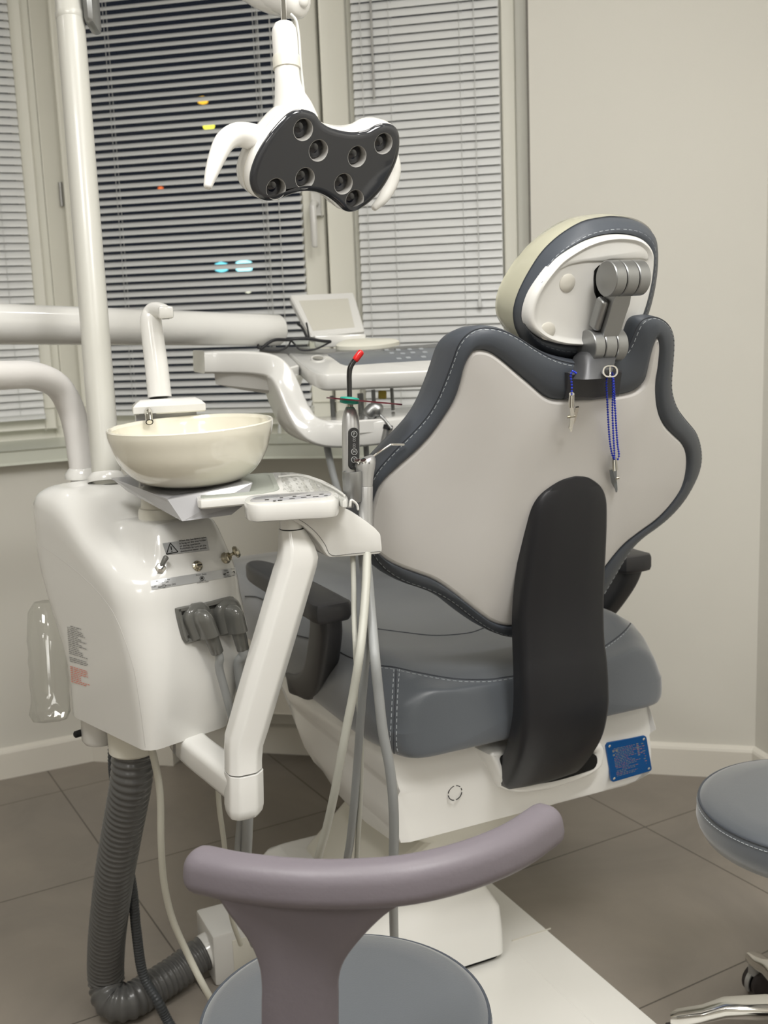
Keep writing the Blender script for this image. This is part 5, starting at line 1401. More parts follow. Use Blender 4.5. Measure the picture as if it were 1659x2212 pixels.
gs = merge(type_px(hbv2, '-', 712, 265, 13, .25, 0, 0), type_px(hbv2, 'M', 734, 271, 13, .16, 0, 0), type_px(hbv2, '+', 760, 273, 13, .05, 0, 0))
if gs.v: obj('button_marks', gs, 'inkgrey', hs, smooth=0)
# ================================================================== assistant's instrument holder on its arm
AD = 1.60
hold = thing('instrument_holder', 'white assistant tray and instrument holder on an angled arm in front of the water unit', 'instrument holder', Pd(527, 1740, AD))
def hsec(px, py, wpx, d, dep, ch=.3, back=0.0):
    """horizontal eight-sided ring centred on a photograph spot"""
    c = Pd(px, py, d); w = wpx * d / F_PX / 2; dx, dy = CR_, CA
    h = dep / 2; a = .45 * h; o = [(-w, -h + a), (-w + a, -h), (w - a * 1.3, -h), (w, -h + a * 1.2), (w, h - a), (w - a, h), (-w + a, h), (-w, h - a)]
    o = round_poly(o, .004, 3)
    return [c + dx * x + dy * (y + back) for x, y in o]
g = G(); g.loft([hsec(526, 1660, 76, AD, .048), hsec(526, 1640, 76, AD, .048), hsec(527, 1612, 79, AD, .048), hsec(533, 1582, 88, AD, .050), hsec(588, 1395, 90, AD - .004, .052), hsec(638, 1225, 90, AD - .008, .050), hsec(643, 1205, 86, AD - .008, .048), hsec(641, 1180, 74, AD - .01, .044), hsec(633, 1150, 58, AD - .01, .036), hsec(631, 1142, 54, AD - .01, .036)])
obj('upright_arm', g, 'gloss', hold, smooth=30)
e0 = Pd(526, 1662, AD); 
g = G(); g.loft([hsec(527, 1760, 54, AD, .030), hsec(527, 1757, 66, AD, .042), hsec(528, 1748, 75, AD, .050), hsec(528, 1735, 79, AD, .053), hsec(527, 1664, 78, AD, .053)]); obj('elbow', g, 'gloss', hold, smooth=40)
q0 = Pd(524, 1700, AD); q1 = Pd(425, 1655, 1.74); q1.z = q0.z + .004; q2 = Pd(398, 1640, 1.78); q2.z = q1.z + .012
g = G(); path = cr([q0, (q0 + q1) / 2, q1, q2 , q2 + Z * .05], 5)
dd = (q1 - q0).normalized()
g.sweep(path, rrect(.046, .046, .012, 4), [V((-dd.y, dd.x, 0)).cross(dd) if i < 13 else (-dd) * 1.0 + Z * .2 for i in range(len(path))]); obj('link_arm', g, 'gloss', hold, smooth=40)
g = G(); n0 = Pd(630, 1143, AD - .01); n1 = Pd(628, 1112, AD - .01); g.lathe([(.0165, 0), (.0172, .0015), (.0172, .002)], n0, Z, 24); obj('joint_ring', g, 'hole', hold)
g = G(); g.lathe([(.0170, .002), (.0172, .028)], n0, Z, 28); obj('neck', g, 'gloss', hold)
# main shell: arched body, front face across the chair's width
HFo = Pd(640, 1120, AD - .035)
def hfp(pts): return [((Pp(x, y, HFo, CA) - HFo).dot(CR_), (Pp(x, y, HFo, CA) - HFo).z) for x, y in pts]
body_px = [(556, 1091), (556, 1110), (558, 1116), (562, 1118), (580, 1118), (606, 1116), (630, 1123), (655, 1137), (676, 1156), (694, 1180), (706, 1200), (713, 1205), (760, 1202), (820, 1197), (826, 1192), (826, 1182), (823, 1154), (812, 1141), (790, 1124), (760, 1104), (732, 1091), (724, 1084), (660, 1086), (580, 1089), (565, 1090)]
bo = round_poly(hfp(body_px), .0025, 2); bo = [(p.x, p.y) for p in resample(bo, 150)]
g = G(); g.slab(bo, (HFo, CR_, Z, CA), [(.003, .0), (.0008, .0008), (0, .0035), (0, .050), (.002, .054), (.006, .055)]); shell = obj('holder_shell', g, 'gloss', hold, smooth=35)
sbv2 = BVHTree.FromPolygons([tuple(p) for p in g.v], g.f)
g = G(); L = [HFo + CR_ * a + Z * b - CA * .0003 for a, b in hfp([(562, 1112), (575, 1112), (606, 1110), (634, 1117), (660, 1131), (684, 1152), (702, 1176), (716, 1199), (760, 1196), (822, 1191)])]
g.tube(cr(L, 4), .0004, 5); obj('shell_seam', g, 'inkgrey', shell)
# control pod
zp = Pp(620, 1087, HFo, CA).z + .004
pod_px = [(527, 1082), (531, 1075), (545, 1070), (580, 1067), (640, 1063), (700, 1060), (722, 1061), (731, 1066), (732, 1072), (724, 1079), (700, 1082), (650, 1084.5), (590, 1088), (555, 1090), (535, 1088)]
po = [(Pz(x, y, zp) - HFo) for x, y in pod_px]; po = [(p.dot(CR_), p.dot(CA)) for p in po]; po = [(p.x, p.y) for p in resample(cr(po, 4, True), 80)]
HZ = V((HFo.x, HFo.y, zp))
g = G(); g.slab(po, (HZ, CR_, CA, Z), [(.004, -.0255), (.001, -.024), (0, -.021), (0, -.003), (.0012, -.0006), (.004, 0)]); pod = obj('control_pod', g, 'gloss', hold, smooth=40)
pan_px = [(541, 1083), (549, 1076), (575, 1072), (620, 1068), (670, 1064), (703, 1062), (715, 1065), (714, 1070), (700, 1074), (660, 1077.5), (610, 1081.5), (565, 1085)]
qo = [(Pz(x, y, zp) - HFo) for x, y in pan_px]; qo = [(p.dot(CR_), p.dot(CA)) for p in qo]; qo = [(p.x, p.y) for p in resample(cr(qo, 4, True), 60)]
g = G(); g.slab(qo, (HZ, CR_, CA, Z), [(0, -.001), (0, .0006), (.0006, .0009)]); pn = obj('membrane_panel', g, 'vtray', pod, smooth=30)
def flat_px(pts, z): return [Pz(x, y, z) for x, y in pts]
g = G(); random.seed(5)
for (x, y, w, h) in ((572, 1078.5, 9, 2.2), (590, 1081, 6, 1.2), (604, 1074.5, 7, 1.6), (600, 1080, 10, 1), (625, 1077, 12, 1), (632, 1071.5, 8, 1.6), (650, 1074, 12, 1.2), (662, 1069.5, 9, 1.5), (676, 1072.5, 12, 1.2), (690, 1067, 9, 1.4), (700, 1070, 8, 1.2)):
    P4 = flat_px([(x, y), (x + w, y - w * .07), (x + w, y - w * .07 + h), (x, y + h)], zp + .0011); g.add(P4, [(0, 1, 2, 3)])
obj('key_icons', g, 'ink', pn, smooth=0)
# tray platform with grey mat
zt2 = zp - .002
plat_px = [(425, 1048), (430, 1040), (440, 1035), (470, 1030), (555, 1022.5), (600, 1020), (636, 1020), (668, 1026), (697, 1036), (722, 1049), (741, 1062), (752, 1073), (750, 1079), (742, 1080), (728, 1073), (690, 1076), (600, 1078), (535, 1072), (500, 1075), (436, 1081), (427, 1080), (424, 1074)]
po2 = [(Pz(x, y, zt2) - HFo) for x, y in plat_px]; po2 = [(p.dot(CR_), p.dot(CA)) for p in po2]; po2 = [(p.x, p.y) for p in resample(round_poly(po2, .003, 2), 130)]
HT = V((HFo.x, HFo.y, zt2))
g = G(); g.slab(po2, (HT, CR_, CA, Z), [(.003, -.0135), (0, -.011), (0, -.0025), (.001, -.0005), (.003, 0)]); tr = obj('tray', g, 'gloss', hold, smooth=35)
mat_px = [(431, 1046), (441, 1036), (470, 1032), (570, 1023.5), (590, 1024), (597, 1040), (604, 1056), (597, 1061), (566, 1067), (500, 1072.5), (434, 1077.5)]
mo = [(Pz(x, y, zt2) - HFo) for x, y in mat_px]; mo = round_poly([(p.dot(CR_), p.dot(CA)) for p in mo], .004, 3)
mi = [(Pz(x, y, zt2) - HFo) for x, y in [(443, 1043), (450, 1039), (572, 1027.5), (580, 1028), (591, 1054), (588, 1059), (560, 1062), (446, 1072), (442, 1070)]]; mi = round_poly([(p.dot(CR_), p.dot(CA)) for p in mi], .004, 3)
g = G(); mo_r = [(p.x, p.y) for p in resample(mo, 80)]; mi_r = [(p.x, p.y) for p in resample(mi, 80)]
if sum(mo_r[i][0] * mo_r[(i + 1) % 80][1] - mo_r[(i + 1) % 80][0] * mo_r[i][1] for i in range(80)) < 0: mo_r = mo_r[::-1]
if sum(mi_r[i][0] * mi_r[(i + 1) % 80][1] - mi_r[(i + 1) % 80][0] * mi_r[i][1] for i in range(80)) < 0: mi_r = mi_r[::-1]
k0 = min(range(80), key=lambda i: (V(mi_r[i]) - V(mo_r[0])).length); mi_r = mi_r[k0:] + mi_r[:k0]
Lh = lambda P_, h: [HT + CR_ * a + CA * b + Z * h for a, b in P_]
g.loft([Lh(mo_r, -.001), Lh(mo_r, .0012), Lh(inset(mo_r, .0008), .0016), Lh(inset(mi_r, -.0015), .0016), Lh(mi_r, .0008), Lh(inset(mi_r, .001), .0004)]); obj('silicone_mat', g, 'pad', tr, smooth=25)
# crumpled clear film over the platform
g = G(); random.seed(9); nu, nv = 26, 12; v = []
for j in range(nv + 1):
    for i in range(nu + 1):
        a = i / nu; b = j / nv
        top_ = V((606, 1023)).lerp(V((752, 1074)), a) + V((0, -14 * math.sin(PI * a) * .9)); bot_ = V((612, 1062)).lerp(V((742, 1084)), a)
        p = top_.lerp(bot_, b); w = Pz(p.x, p.y, zt2); v.append(w + Z * (.0012 + .0014 * (math.sin(i * 1.7 + j * .8) * math.cos(j * 1.3 + i * .31)) + random.uniform(0, .0007)))
g.add(v, [(j * (nu + 1) + i, j * (nu + 1) + i + 1, (j + 1) * (nu + 1) + i + 1, (j + 1) * (nu + 1) + i) for j in range(nv) for i in range(nu)])
obj('protective_film', g, 'clear', tr, smooth=60)
g = G(); r0 = [Pz(x, y, zt2 + .003) for x, y in [(601, 1030), (640, 1027), (672, 1034), (702, 1046), (726, 1058), (744, 1070)]]; g.tube(cr(r0, 5), .0016, 8); obj('tray_rib', g, 'gloss', tr)
g = G(); g.lathe([(.003, -.005), (.003, .0)], Pz(443, 1090, zt2 - .014), Z, 12); obj('tray_screw', g, 'hole', tr)
# cups for the instruments
cu_c = Pd(764, 1083, AD + .035)
g = G(); g.lathe([(.0135, 0), (.0150, .002), (.0155, .043), (.0150, .0455), (.0125, .0455), (.012, .01)], cu_c, Z, 28); obj('instrument_cup', g, 'silver', hold)
g = G(); hk0 = Pd(756, 1087, AD - .045); g.tube(cr([hk0 - Z * .004, hk0 + Z * .004 + CR_ * .002, hk0 + CR_ * .007 + Z * .001, hk0 + CR_ * .011 - Z * .004, hk0 + CR_ * .012 - Z * .010], 5), .0018, 10, round_end=1); obj('hook', g, 'gloss', hold)

# ---------------------------------------------------------------- curing light
CD = AD + .045
cl = thing('curing_light', 'silver pen-shaped curing light with black neck and red tip standing in the holder', 'curing light', Pd(757, 1085, CD))
def csec2(y, x0, x1, dep, d=CD):
    c = Pd((x0 + x1) / 2, y, d); w = (x1 - x0) * d / F_PX / 2; o = []
    for k in range(28):
        a = 2 * PI * k / 28; ca, sa = math.cos(a), math.sin(a); o.append(c + IR * (w * math.copysign(abs(ca) ** .75, ca)) + V((0, 1, 0)) * (dep * math.copysign(abs(sa) ** .75, sa)))
    return o
g = G(); g.loft([csec2(1095, 744, 764, .009), csec2(1060, 742, 768, .011), csec2(1030, 740, 774, .013), csec2(980, 739, 777, .0138), csec2(920, 738.5, 777, .0138), csec2(900, 740, 775, .013), csec2(888, 743, 770.5, .011), csec2(881, 746, 766, .009), csec2(878, 748, 763, .007)]); obj('body', g, 'steel' if False else 'alum2', cl, smooth=50)
cbv = BVHTree.FromPolygons([tuple(p) for p in g.v], g.f)
cn = -FW; pc = Pd(764, 968, CD) - FW * .0142
n_c = (-FW * .93 + IR * .34).normalized(); cX = (IR - n_c * IR.dot(n_c)).normalized(); cY = n_c.cross(cX); cY = cY if cY.z > 0 else -cY
s_ = CD / F_PX
ov = [(x, y) for x, y in rrect(22 * s_, 90 * s_, 10.5 * s_, 6)]
pcc = Pd(764.5, 969, CD - .0150)
g = G(); g.slab(ov, (pcc, cX, cY, n_c), [(0, -.006), (0, .0005), (.0006, .0010)]); dp = obj('display_panel', g, 'ink', cl, smooth=30)
g = G()
def ringc(cy, r, w=.0011):
    return arc_g(pcc + cY * cy + n_c * .0011, cX, cY, n_c, r, w * .7, 0, 360, 28)
for cy in (31 * s_, -7 * s_, -24 * s_): g = merge(g, ringc(cy, 6.3 * s_))
obj('button_rings', g, 'sticker', dp, smooth=0)
fr_ = lambda cy: (pcc + cY * cy + n_c * .0012, cX, cY, n_c)
g = merge(text_g('P', 8.6 * s_, fr_(31 * s_)), text_g('M', 8.2 * s_, fr_(-7 * s_)), text_g('T', 8.2 * s_, fr_(-24 * s_))); obj('lettering', g, 'sticker', dp, smooth=0)
g = merge(text_g('8', 15 * s_, fr_(18.5 * s_)), text_g('8', 15 * s_, fr_(5.5 * s_))); obj('digits', g, 'inkgrey', dp, smooth=0)
g = merge(text_g('-  +', 5.4 * s_, fr_(-38 * s_))); obj('small_marks', g, 'sticker', dp, smooth=0)
g = G(); g.tube([Pd(755.5, 880, CD), Pd(755.2, 862, CD)], [.0058, .0052], 16); obj('guide_collar', g, 'steel', cl)
g = G(); g.tube(cr([Pd(755, 866, CD), Pd(754.6, 835, CD), Pd(754.5, 808, CD), Pd(757, 793, CD), Pd(764, 781, CD), Pd(773, 770, CD)], 7), [.0040] * 15 + [.0041] * 21, 18); obj('light_guide', g, 'black', cl)
bk_ = mat('light_guide_black', (.006, .006, .007), .08, coat=1); bpy.data.objects['light_guide'].data.materials[0] = bk_
g = G(); g.tube([Pd(768.5, 776, CD), Pd(771, 772.5, CD), Pd(779, 762, CD)], [.0052, .0053, .0052], 18, round_end=.8); obj('tip_cap', g, 'red', cl)
# dark red light shield, seen edge-on, with a teal rubber ring
sc_ = Pd(787, 866.5, CD - .002); rr0 = ray(787, 866.5)
nS = IU * .993 + IR * -.0; sl = IR * 1 - IU * .091
sl.normalize(); bk2 = (rr0.normalized() * 1.0); nS = sl.cross(bk2).normalized(); nS = nS if nS.z > 0 else -nS
fwd2 = nS.cross(sl).normalized(); nS = (nS + FW * .012).normalized()
g = G(); g.slab([(82.5 * s_ * math.cos(2 * PI * k / 48), .040 * math.sin(2 * PI * k / 48)) for k in range(48)], (sc_, sl, fwd2, nS), [(.0, -.0011), (.0, .0011)]); obj('light_shield', g, 'shield', cl, smooth=30)
g = G(); hc_ = Pd(755, 864.5, CD); g.lathe([(.0055, -.006), (.0062, -.006), (.0140, -.0045), (.0146, -.0015), (.0146, .0025), (.0135, .0040), (.0060, .0050)], hc_, nS, 30); obj('rubber_ring', g, 'teal', cl)

# ---------------------------------------------------------------- three-way syringe
SD = AD + .035
sy = thing('air_water_syringe', 'silver three-way syringe with two chrome buttons standing in the holder', 'syringe', Pd(788, 1150, SD))
def ssec(y, x0, x1, dep, d=SD, tilt=0):
    c = Pd((x0 + x1) / 2, y, d); w = (x1 - x0) * d / F_PX / 2
    return [c + IR * (w * math.cos(2 * PI * k / 28)) + V((0, 1, 0)) * (dep * math.sin(2 * PI * k / 28)) + Z * (tilt * math.cos(2 * PI * k / 28)) for k in range(28)]
g = G(); g.loft([ssec(1160, 776, 806, .0095), ssec(1120, 775, 805, .0105), ssec(1085, 775, 805, .0105), ssec(1052, 774, 805.5, .0108), ssec(1049.6, 774.5, 805, .0104)]); obj('grip', g, 'alum2', sy)
g = G(); g.loft([ssec(1049, 773.5, 805, .0108), ssec(1035, 772, 806, .0115), ssec(1020, 769, 808.5, .0125), ssec(1008, 766, 811, .0135), ssec(1000, 765, 812, .0138, tilt=.001), ssec(993, 768, 811.5, .013, tilt=.002), ssec(988, 775, 808, .010, tilt=.0028), ssec(985.5, 784, 803, .005, tilt=.002)]); hd_ = obj('head', g, 'alum2', sy)
for x, y in ((772, 996), (785, 995.5)):
    c = Pd(x, y, SD - .012); n_ = (Z * .75 - FW * .66 - IR * .15).normalized(); g = G(); g.lathe([(.0045, -.002), (.0045, .0014), (.0040, .0019), (.001, .0021)], c, n_, 20); obj('button', g, 'chrome', hd_)
g = G(); disc(g, Pd(797.5, 1000, SD - .0128), -FW, .0008, .0006, 10); obj('set_screw', g, 'hole', hd_)
g = G(); g.tube(cr([Pd(800, 993, SD), Pd(806, 986, SD + .002), Pd(826, 972, SD + .006), Pd(842, 961.5, SD + .010), Pd(848, 960.2, SD + .012), Pd(873, 960.5, SD + .018)], 6), [.0024] * 6 + [.0018] * 25, 12); obj('nozzle', g, 'chrome', sy)

# ---------------------------------------------------------------- hoses hanging below the holder
HG = 'instrument hoses below the holder'
def hose(name, pts, r, mt, label, group=HG, n=8):
    g = G(); g.tube(cr([Pd(*p) for p in pts], n), r, 14); return solo(name, g, mt, label, 'hose', group)
hose('instrument_hose', [(762, 1198, 1.63), (764, 1260, 1.62), (765, 1330, 1.61), (768, 1400, 1.58), (774, 1500, 1.60), (780, 1600, 1.62), (779, 1700, 1.66), (774, 1800, 1.70), (770, 1870, 1.75), (768, 1960, 1.84), (772, 2030, 1.95)], .0040, 'paleh', 'thinnest pale hose hanging from the left end of the holder underside')
hose('instrument_hose', [(793, 1196, 1.625), (791, 1260, 1.60), (785, 1340, 1.575), (776, 1420, 1.555), (763, 1500, 1.565), (751, 1560, 1.575), (738, 1630, 1.59), (722, 1715, 1.62), (705, 1790, 1.66), (688, 1850, 1.70), (664, 1940, 1.80), (655, 2000, 1.88), (660, 2040, 1.93)], .0064, 'paleh', 'pale cream hose under the syringe, sweeping lowest to the left')
hose('instrument_hose', [(782, 1197, 1.645), (790, 1270, 1.63), (795, 1340, 1.61), (790, 1420, 1.585), (783, 1500, 1.59), (777, 1580, 1.61), (771, 1660, 1.64), (764, 1745, 1.67), (756, 1820, 1.71), (750, 1860, 1.74), (744, 1950, 1.83), (748, 2020, 1.93)], .0062, 'greyhose', 'mid grey hose between the cream one and the thick one')
hose('instrument_hose', [(790, 1196, 1.635), (797, 1270, 1.62), (803, 1340, 1.60), (810, 1420, 1.56), (818, 1500, 1.565), (827, 1580, 1.575), (842, 1660, 1.59), (850, 1740, 1.61), (851, 1820, 1.64), (849, 1900, 1.68), (850, 1960, 1.76), (852, 2040, 1.86), (856, 2090, 1.96)], .0074, 'greyhose', 'thickest grey hose on the right, dropping straight behind the mauve bar')

# ================================================================== hoses under the water unit
def corr(name, pts, r, pitch, amp, mt, label, group=None):
    P_ = cr(pts, 14); L = sum((P_[i + 1] - P_[i]).length for i in range(len(P_) - 1)); n_ = int(L / pitch * 6); P_ = resample(P_, n_, False); g = G()
    prof = [1 + amp, 1 + amp * .8, 1 - amp * .7, 1 - amp, 1 - amp * .8, 1 + amp * .6]
    g.tube(P_, [r * prof[i % 6] for i in range(n_)], 28); return solo(name, g, mt, label, 'hose', group, smooth=60)
fl = lambda x, y, z: Pz(x, y, z)
hc0 = HCC - Z * .045
corr('drain_hose', [hc0, Pd(284, 1680, 1.845), Pd(274, 1740, 1.875), Pd(261, 1810, 1.915), Pd(249, 1880, 1.96), Pd(238, 1960, 2.025), Pd(230, 2040, 2.09), fl(229, 2110, .075), fl(240, 2158, .042), fl(275, 2165, .036), fl(320, 2140, .036), fl(375, 2105, .040), fl(425, 2068, .052), fl(452, 2052, .058)], .0338, .0125, .05, 'corr', 'thick grey corrugated drain hose looping from the water unit down to the floor')
corr('cable_conduit', [DBC + UU * .035 - UV * .0, Pd(245, 1640, 1.86), Pd(254, 1720, 1.93), Pd(270, 1830, 2.0), Pd(286, 1924, 2.04), Pd(295, 2014, 2.06), Pd(309, 2104, 2.08), Pd(341, 2163, 2.07), fl(366, 2212, .02), fl(400, 2265, .012)], .0092, .0058, .05, 'corr2', 'thin dark corrugated conduit running behind the thick drain hose')
hose('water_hose', [(322, 1600, 1.735), (333, 1640, 1.75), (343, 1690, 1.77), (347, 1740, 1.79), (348, 1820, 1.82), (354, 1905, 1.86), (372, 1984, 1.90), (405, 2060, 1.93), (440, 2130, 1.93), (475, 2190, 1.96), (505, 2240, 1.99), (530, 2275, 2.0)], .0060, 'whitehose', 'smooth cream hose beside the drain hose, curving under the front stool', None)
hose('water_hose', [(468, 1640, 1.78), (473, 1735, 1.80), (480, 1790, 1.82), (485, 1830, 1.84), (490, 1900, 1.88), (500, 1980, 1.94), (520, 2040, 2.0)], .0044, 'whitehose', 'slim cream hose dropping behind the holder elbow', None)
# floor connection box
bx0 = Pz(430, 2068, 0) - CA * .12
fb = thing('floor_box', 'white floor connection box behind the front stool, with a hose sleeve', 'connection box', bx0 + CR_ * .1 + CA * .1)
g = G(); g.box(bx0 + CR_ * .125 + CA * .06 + Z * .055, CR_ * .125, CA * .06, Z * .055, .006); obj('box_body', g, 'gloss', fb)
g = G(); g.box(bx0 + CR_ * .085 - CA * .0006 + Z * .055, CR_ * .045, CA * .001, Z * .036, .0008); obj('service_panel', g, 'ivoryp', fb)
s0 = fl(452, 2052, .058); sd = (fl(452, 2052, .058) - fl(425, 2068, .052)).normalized()
g = G(); g.tube([s0 - sd * .012, s0 + sd * .05, s0 + sd * .055, s0 + sd * .10], [.0365, .0365, .032, .032], 28); 
q = obj('hose_sleeve', g, 'gloss', fb)
g = G()
for k in range(12):
    a = 2 * PI * k / 12; u_ = sd.cross(Z).normalized(); w_ = sd.cross(u_); d_ = u_ * math.cos(a) + w_ * math.sin(a)
    g.box(s0 + sd * .04 + d_ * .0368, sd * .008, d_ * .0015, d_.cross(sd) * .003)
obj('sleeve_ribs', g, 'gloss', q, smooth=0)
# ================================================================== delivery unit at the back
ba = Pd(0, 700, 2.02); be = Pd(598, 713, 2.48)
g = G(); L = [Pd(-140, 697, 1.93), ba, (ba + be) / 2, be]
pth = cr(L, 6); g.tube(pth, [.0385 - .0035 * i / (len(pth) - 1) for i in range(len(pth))], 30, up=Z, round_end=.35); obj('upper_arm', g, 'gloss', elb)
g = G(); g.tube([Pd(-120, 812, 1.62), Pd(-150, 800, 1.62), Pd(-160, 697, 1.90), Pd(-120, 697, 1.94)], .03, 16); obj('arm_joint', g, 'gloss', elb)
deliv = thing('delivery_tray', 'white dentist delivery tray with slate control panel and S-shaped side, beyond the bowl', 'delivery tray', Pd(700, 900, 2.3))
D0 = Pd(690, 809, 2.22); D1 = Pd(928, 800, 2.24); D2 = Pd(707, 764, 2.46)
DN = (D1 - D0).cross(D2 - D0).normalized(); DN = DN if DN.z > 0 else -DN
DX = (D1 - D0).normalized(); DY = DN.cross(DX)
def dp_(pts): return [((Pp(x, y, D0, DN) - D0).dot(DX), (Pp(x, y, D0, DN) - D0).dot(DY)) for x, y in pts]
frD = (D0, DX, DY, DN)
deck = dp_([(622, 762), (700, 764), (800, 758), (975, 748), (975, 797), (928, 800), (800, 805), (700, 809), (682, 806), (664, 797), (646, 782)])
g = G(); g.slab(round_poly(deck, .012, 4), frD, [(.012, -.036), (.002, -.030), (0, -.024), (0, -.004), (.002, -.001), (.005, 0)]); dk = obj('deck', g, 'gloss', deliv, smooth=35)
g = G(); g.slab(round_poly(dp_([(707, 765.5), (800, 760), (972, 750), (972, 776), (935, 778), (830, 784), (748, 790), (735, 786), (726, 779)]), .006, 3), frD, [(0, -.001), (0, .0008), (.001, .0012)]); cp_ = obj('control_panel', g, 'panel', dk, smooth=30)
random.seed(2); g = G()
for x, y in ((835, 757), (860, 757), (885, 756), (910, 755), (846, 764), (870, 765), (892, 763), (918, 762), (862, 776), (882, 774), (915, 772)):
    c = Pp(x, y, D0, DN) + DN * .0014; g = merge(g, G().slab([(a, b) for a, b in rrect(.010, .022, .003, 2)], (c, DX, DY, DN), [(0, 0), (0, .0004)]))
obj('key_icons', g, 'panelink', cp_, smooth=0)
c = Pp(687, 776, D0, DN)
g = G(); g.slab(ellipse(.017, .040, 32), (c, DX, DY, DN), [(0, 0), (0, .002), (.002, .003), (.004, .002)]); rb_ = obj('round_button', g, 'gloss', dk)
g = G(); g.slab(ellipse(.0115, .026, 28), (c + DN * .002, DX, DY, DN), [(0, 0), (0, .0012)]); obj('button_face', g, 'greyp', rb_)
# steel edge along the back of the deck
g = G(); g.slab(round_poly(dp_([(560, 751), (700, 755), (830, 752), (975, 742), (975, 748), (800, 758), (700, 764), (622, 762), (560, 757)]), .002, 2), frD, [(0, -.01), (0, .002)]); obj('rear_shelf', g, 'silver', dk, smooth=30)
# left shoulder box and S-shaped side ribbon
SXd = (IR - Z * IR.z).normalized(); 
ribbon = [(442, 783, 2.34), (480, 783, 2.34), (540, 784, 2.32), (585, 790, 2.30), (608, 806, 2.29), (625, 838, 2.28), (645, 885, 2.27), (668, 920, 2.26), (700, 937, 2.25), (750, 940, 2.25), (820, 934, 2.26), (900, 925, 2.28)]
P_ = cr([Pd(*p) for p in ribbon], 6); dep = heading(-20)
g = G(); rings = []
for i, p in enumerate(P_):
    t = (P_[min(i + 1, len(P_) - 1)] - P_[max(0, i - 1)]).normalized(); up = dep.cross(t).normalized(); up = up if (up.z > 0 or abs(up.z) < .3 and up.x > 0) else -up
    if i and up.dot(prev) < 0: up = -up
    prev = up; k = .024 + .004 * sstep(0, 1, i / len(P_)); dd_ = .065 + .03 * sstep(.5, 1, i / len(P_))
    rings.append([p + up * (y * k * 2) + dep * (x * dd_ * 2 + dd_) for x, y in rrect(1, 1, .12, 4)])
g.loft(rings); obj('side_bracket', g, 'gloss', deliv, smooth=40)
g = G(); g.loft([[Pd(x, y, d) for x, y, d in q] for q in ([(462, 800, 2.36), (640, 812, 2.30), (660, 800, 2.52), (500, 780, 2.56)], [(466, 830, 2.38), (640, 850, 2.32), (650, 830, 2.5), (500, 815, 2.52)], [(520, 842, 2.40), (630, 858, 2.34), (640, 848, 2.46), (540, 835, 2.48)])])
obj('underside_box', g, 'gloss', deliv, smooth=20)
g = G(); g.slab(round_poly(dp_([(459, 753), (560, 757), (622, 762), (646, 786), (612, 796), (560, 784), (442, 776)]), .006, 3), (D0 - DN * .002, DX, DY, DN), [(.003, -.025), (0, -.02), (0, -.003), (.003, 0)]); obj('shoulder', g, 'gloss', deliv, smooth=35)
# lower instrument shelf
LZ = Pd(760, 905, 2.28).z
sh = [Pz(x, y, LZ) for x, y in ((700, 893), (760, 890), (960, 876), (960, 905), (880, 918), (760, 922), (715, 918))]
SH0 = V((sh[0].x, sh[0].y, LZ))
g = G(); g.slab([((p - SH0).x, (p - SH0).y) for p in [Pd(698, 915, 2.27), Pd(760, 915, 2.24), Pd(960, 905, 2.3), Pd(985, 880, 2.55), Pd(730, 890, 2.5)]], (SH0, V((1, 0, 0)), V((0, 1, 0)), Z), [(.004, -.03), (0, -.026), (0, -.003), (.003, 0)]); obj('instrument_shelf', g, 'gloss', deliv, smooth=30)
for x, y0, y1, w, d in ((717, 855, 905, 9, 2.36), (806, 842, 892, 8, 2.36), (846, 838, 886, 7, 2.38), (778, 850, 898, 12, 2.37)):
    g = G(); g.tube([Pd(x, y0, d), Pd(x + 3, y1, d)], w / 2 * d / F_PX * 1.1, 12); obj('support_rod', g, 'greyhose', deliv)
for pts, r in (([(706, 962, 2.3), (716, 1010, 2.3), (730, 1060, 2.3), (748, 1105, 2.32), (790, 1160, 2.34), (850, 1180, 2.36)], .0075), ([(758, 960, 2.32), (772, 1010, 2.33), (795, 1060, 2.34), (830, 1110, 2.36)], .006), ([(790, 955, 2.32), (795, 1010, 2.33), (810, 1060, 2.34), (840, 1100, 2.36)], .006)):
    g = G(); g.tube(cr([Pd(*p) for p in pts], 6), r, 12); obj('supply_hose', g, 'greyhose', deliv)
g = G(); g.box(Pd(826, 853, 2.36), IR * .009, FW * .004, IU * .009, .003); yt = solo('padlock_tag', g, 'yellow', 'small yellow tag hanging under the delivery tray beside the chair back', 'tag')
sy2 = thing('tray_syringe', 'dull silver syringe lying on the delivery tray holder behind the curing light', 'syringe', Pd(800, 920, 2.3))
g = G(); g.tube(cr([Pd(776, 962, 2.27), Pd(782, 935, 2.27), Pd(792, 908, 2.27), Pd(800, 893, 2.27)], 5), [.0135] * 8 + [.0145] * 8, 16); obj('grip', g, 'silver', sy2)
g = G(); g.tube(cr([Pd(796, 895, 2.265), Pd(808, 884, 2.265), Pd(818, 887, 2.265)], 4), .015, 16, round_end=.6); obj('head', g, 'silver', sy2)
g = G(); g.tube([Pd(816, 892, 2.262), Pd(832, 908, 2.26), Pd(846, 926, 2.255)], .0032, 10); obj('nozzle', g, 'silver', sy2)
hp2 = thing('dental_handpiece', 'grey handpiece with dark open socket on the delivery tray holder, beside the chair back', 'handpiece', Pd(834, 950, 2.3))
g = G(); g.tube([Pd(828, 962, 2.27), Pd(832, 945, 2.27), Pd(836, 925, 2.27)], [.009, .0105, .012], 16); obj('grip', g, 'silver', hp2)
g = G(); g.tube([Pd(836, 926, 2.268), Pd(838, 917, 2.266)], [.012, .011], 16); obj('socket', g, 'black', hp2)
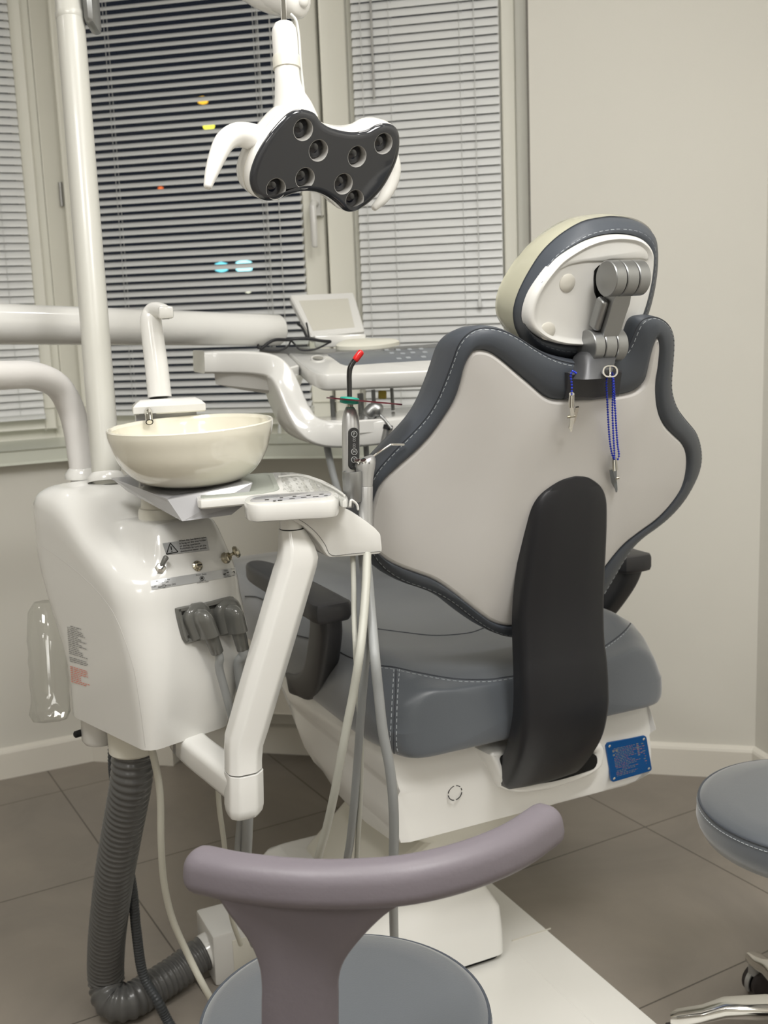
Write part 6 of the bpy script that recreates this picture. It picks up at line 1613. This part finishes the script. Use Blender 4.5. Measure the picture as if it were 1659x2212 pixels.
# film viewer at the back of the tray
va = [Pd(625, 637, 2.70), Pd(764, 631, 2.74), Pd(788, 714, 2.62), Pd(671, 726, 2.58)]
vn = (va[1] - va[0]).cross(va[3] - va[0]).normalized(); vn = vn if vn.y < 0 else -vn
def vpoly(pts): return [Pp(x, y, va[0], vn) for x, y in pts]
vx = (va[1] - va[0]).normalized(); vy = vn.cross(vx)
v2 = lambda P_: [((p - va[0]).dot(vx), (p - va[0]).dot(vy)) for p in P_]
g = G(); g.slab(round_poly(v2(vpoly([(625, 637), (764, 631), (788, 714), (671, 726)])), .008, 3), (va[0], vx, vy, vn), [(.003, -.02), (0, -.017), (0, -.003), (.003, 0)]); vw = obj('film_viewer', g, 'gloss', deliv, smooth=35)
g = G(); g.slab(v2(vpoly([(646, 650), (752, 645), (766, 707), (676, 715)])), (va[0], vx, vy, vn), [(0, -.001), (0, .0006)]); obj('viewer_screen', g, 'scr', vw, smooth=0)
g = G(); g.box((Pd(735, 727, 2.6) + Pd(735, 745, 2.56)) / 2, DX * .06, V((0, .012, 0)), Z * .014, .004); obj('viewer_foot', g, 'gloss', vw)
# safety glasses
gl = thing('safety_glasses', 'black-framed safety glasses resting on the delivery tray below the film viewer', 'glasses', Pd(640, 752, 2.42))
gd = 2.43
g = G(); t = lambda pts, r: g.tube(cr([Pd(x, y, d) for x, y, d in pts], 5), r, 10, round_end=1)
t([(564, 754, gd), (580, 741, gd), (596, 734, gd), (622, 734, gd - .01), (640, 732, gd - .01), (668, 732, gd), (692, 736, gd + .01), (713, 738, gd + .02)], .0036)
t([(628, 735, gd), (638, 745, gd), (648, 755, gd), (664, 757, gd), (682, 754, gd), (700, 746, gd + .01), (713, 739, gd + .02)], .0022)
t([(564, 754, gd), (580, 757, gd), (605, 757, gd), (622, 748, gd), (628, 736, gd)], .0020)
obj('frame', g, 'black', gl)
g = G(); t([(644, 700, gd + .12), (652, 707, gd + .1), (660, 722, gd + .04), (664, 732, gd)], .0032); obj('temple', g, 'black', gl)
g = G(); t([(662, 698, gd + .12), (665, 712, gd + .08), (668, 732, gd)], .0022); obj('temple', g, 'black', gl)
g = G(); t([(557, 735, gd), (558, 752, gd)], .0026); obj('nose_pad', g, 'black', gl)
g = G(); g.add([Pd(x, y, gd + .002) for x, y in ((632, 737), (640, 746), (650, 754), (676, 755), (708, 740), (668, 734))] + [Pd(x, y, gd + .0035) for x, y in ((632, 737), (640, 746), (650, 754), (676, 755), (708, 740), (668, 734))], [(0, 1, 2, 3, 4, 5), (11, 10, 9, 8, 7, 6)]); obj('lens', g, 'lensglass', gl, smooth=0)
# folded tissue on the rear shelf
g = G(); o2 = dp_([(728, 757), (735, 748), (760, 743), (800, 742), (850, 743), (862, 747), (830, 754), (780, 758)]); g.slab([(p.x, p.y) for p in resample(cr(o2, 4, True), 50)], frD, [(0, .002), (0, .010), (.008, .014)]); solo('folded_tissue', g, 'paper', 'white folded tissue lying along the back edge of the delivery tray', 'tissue')
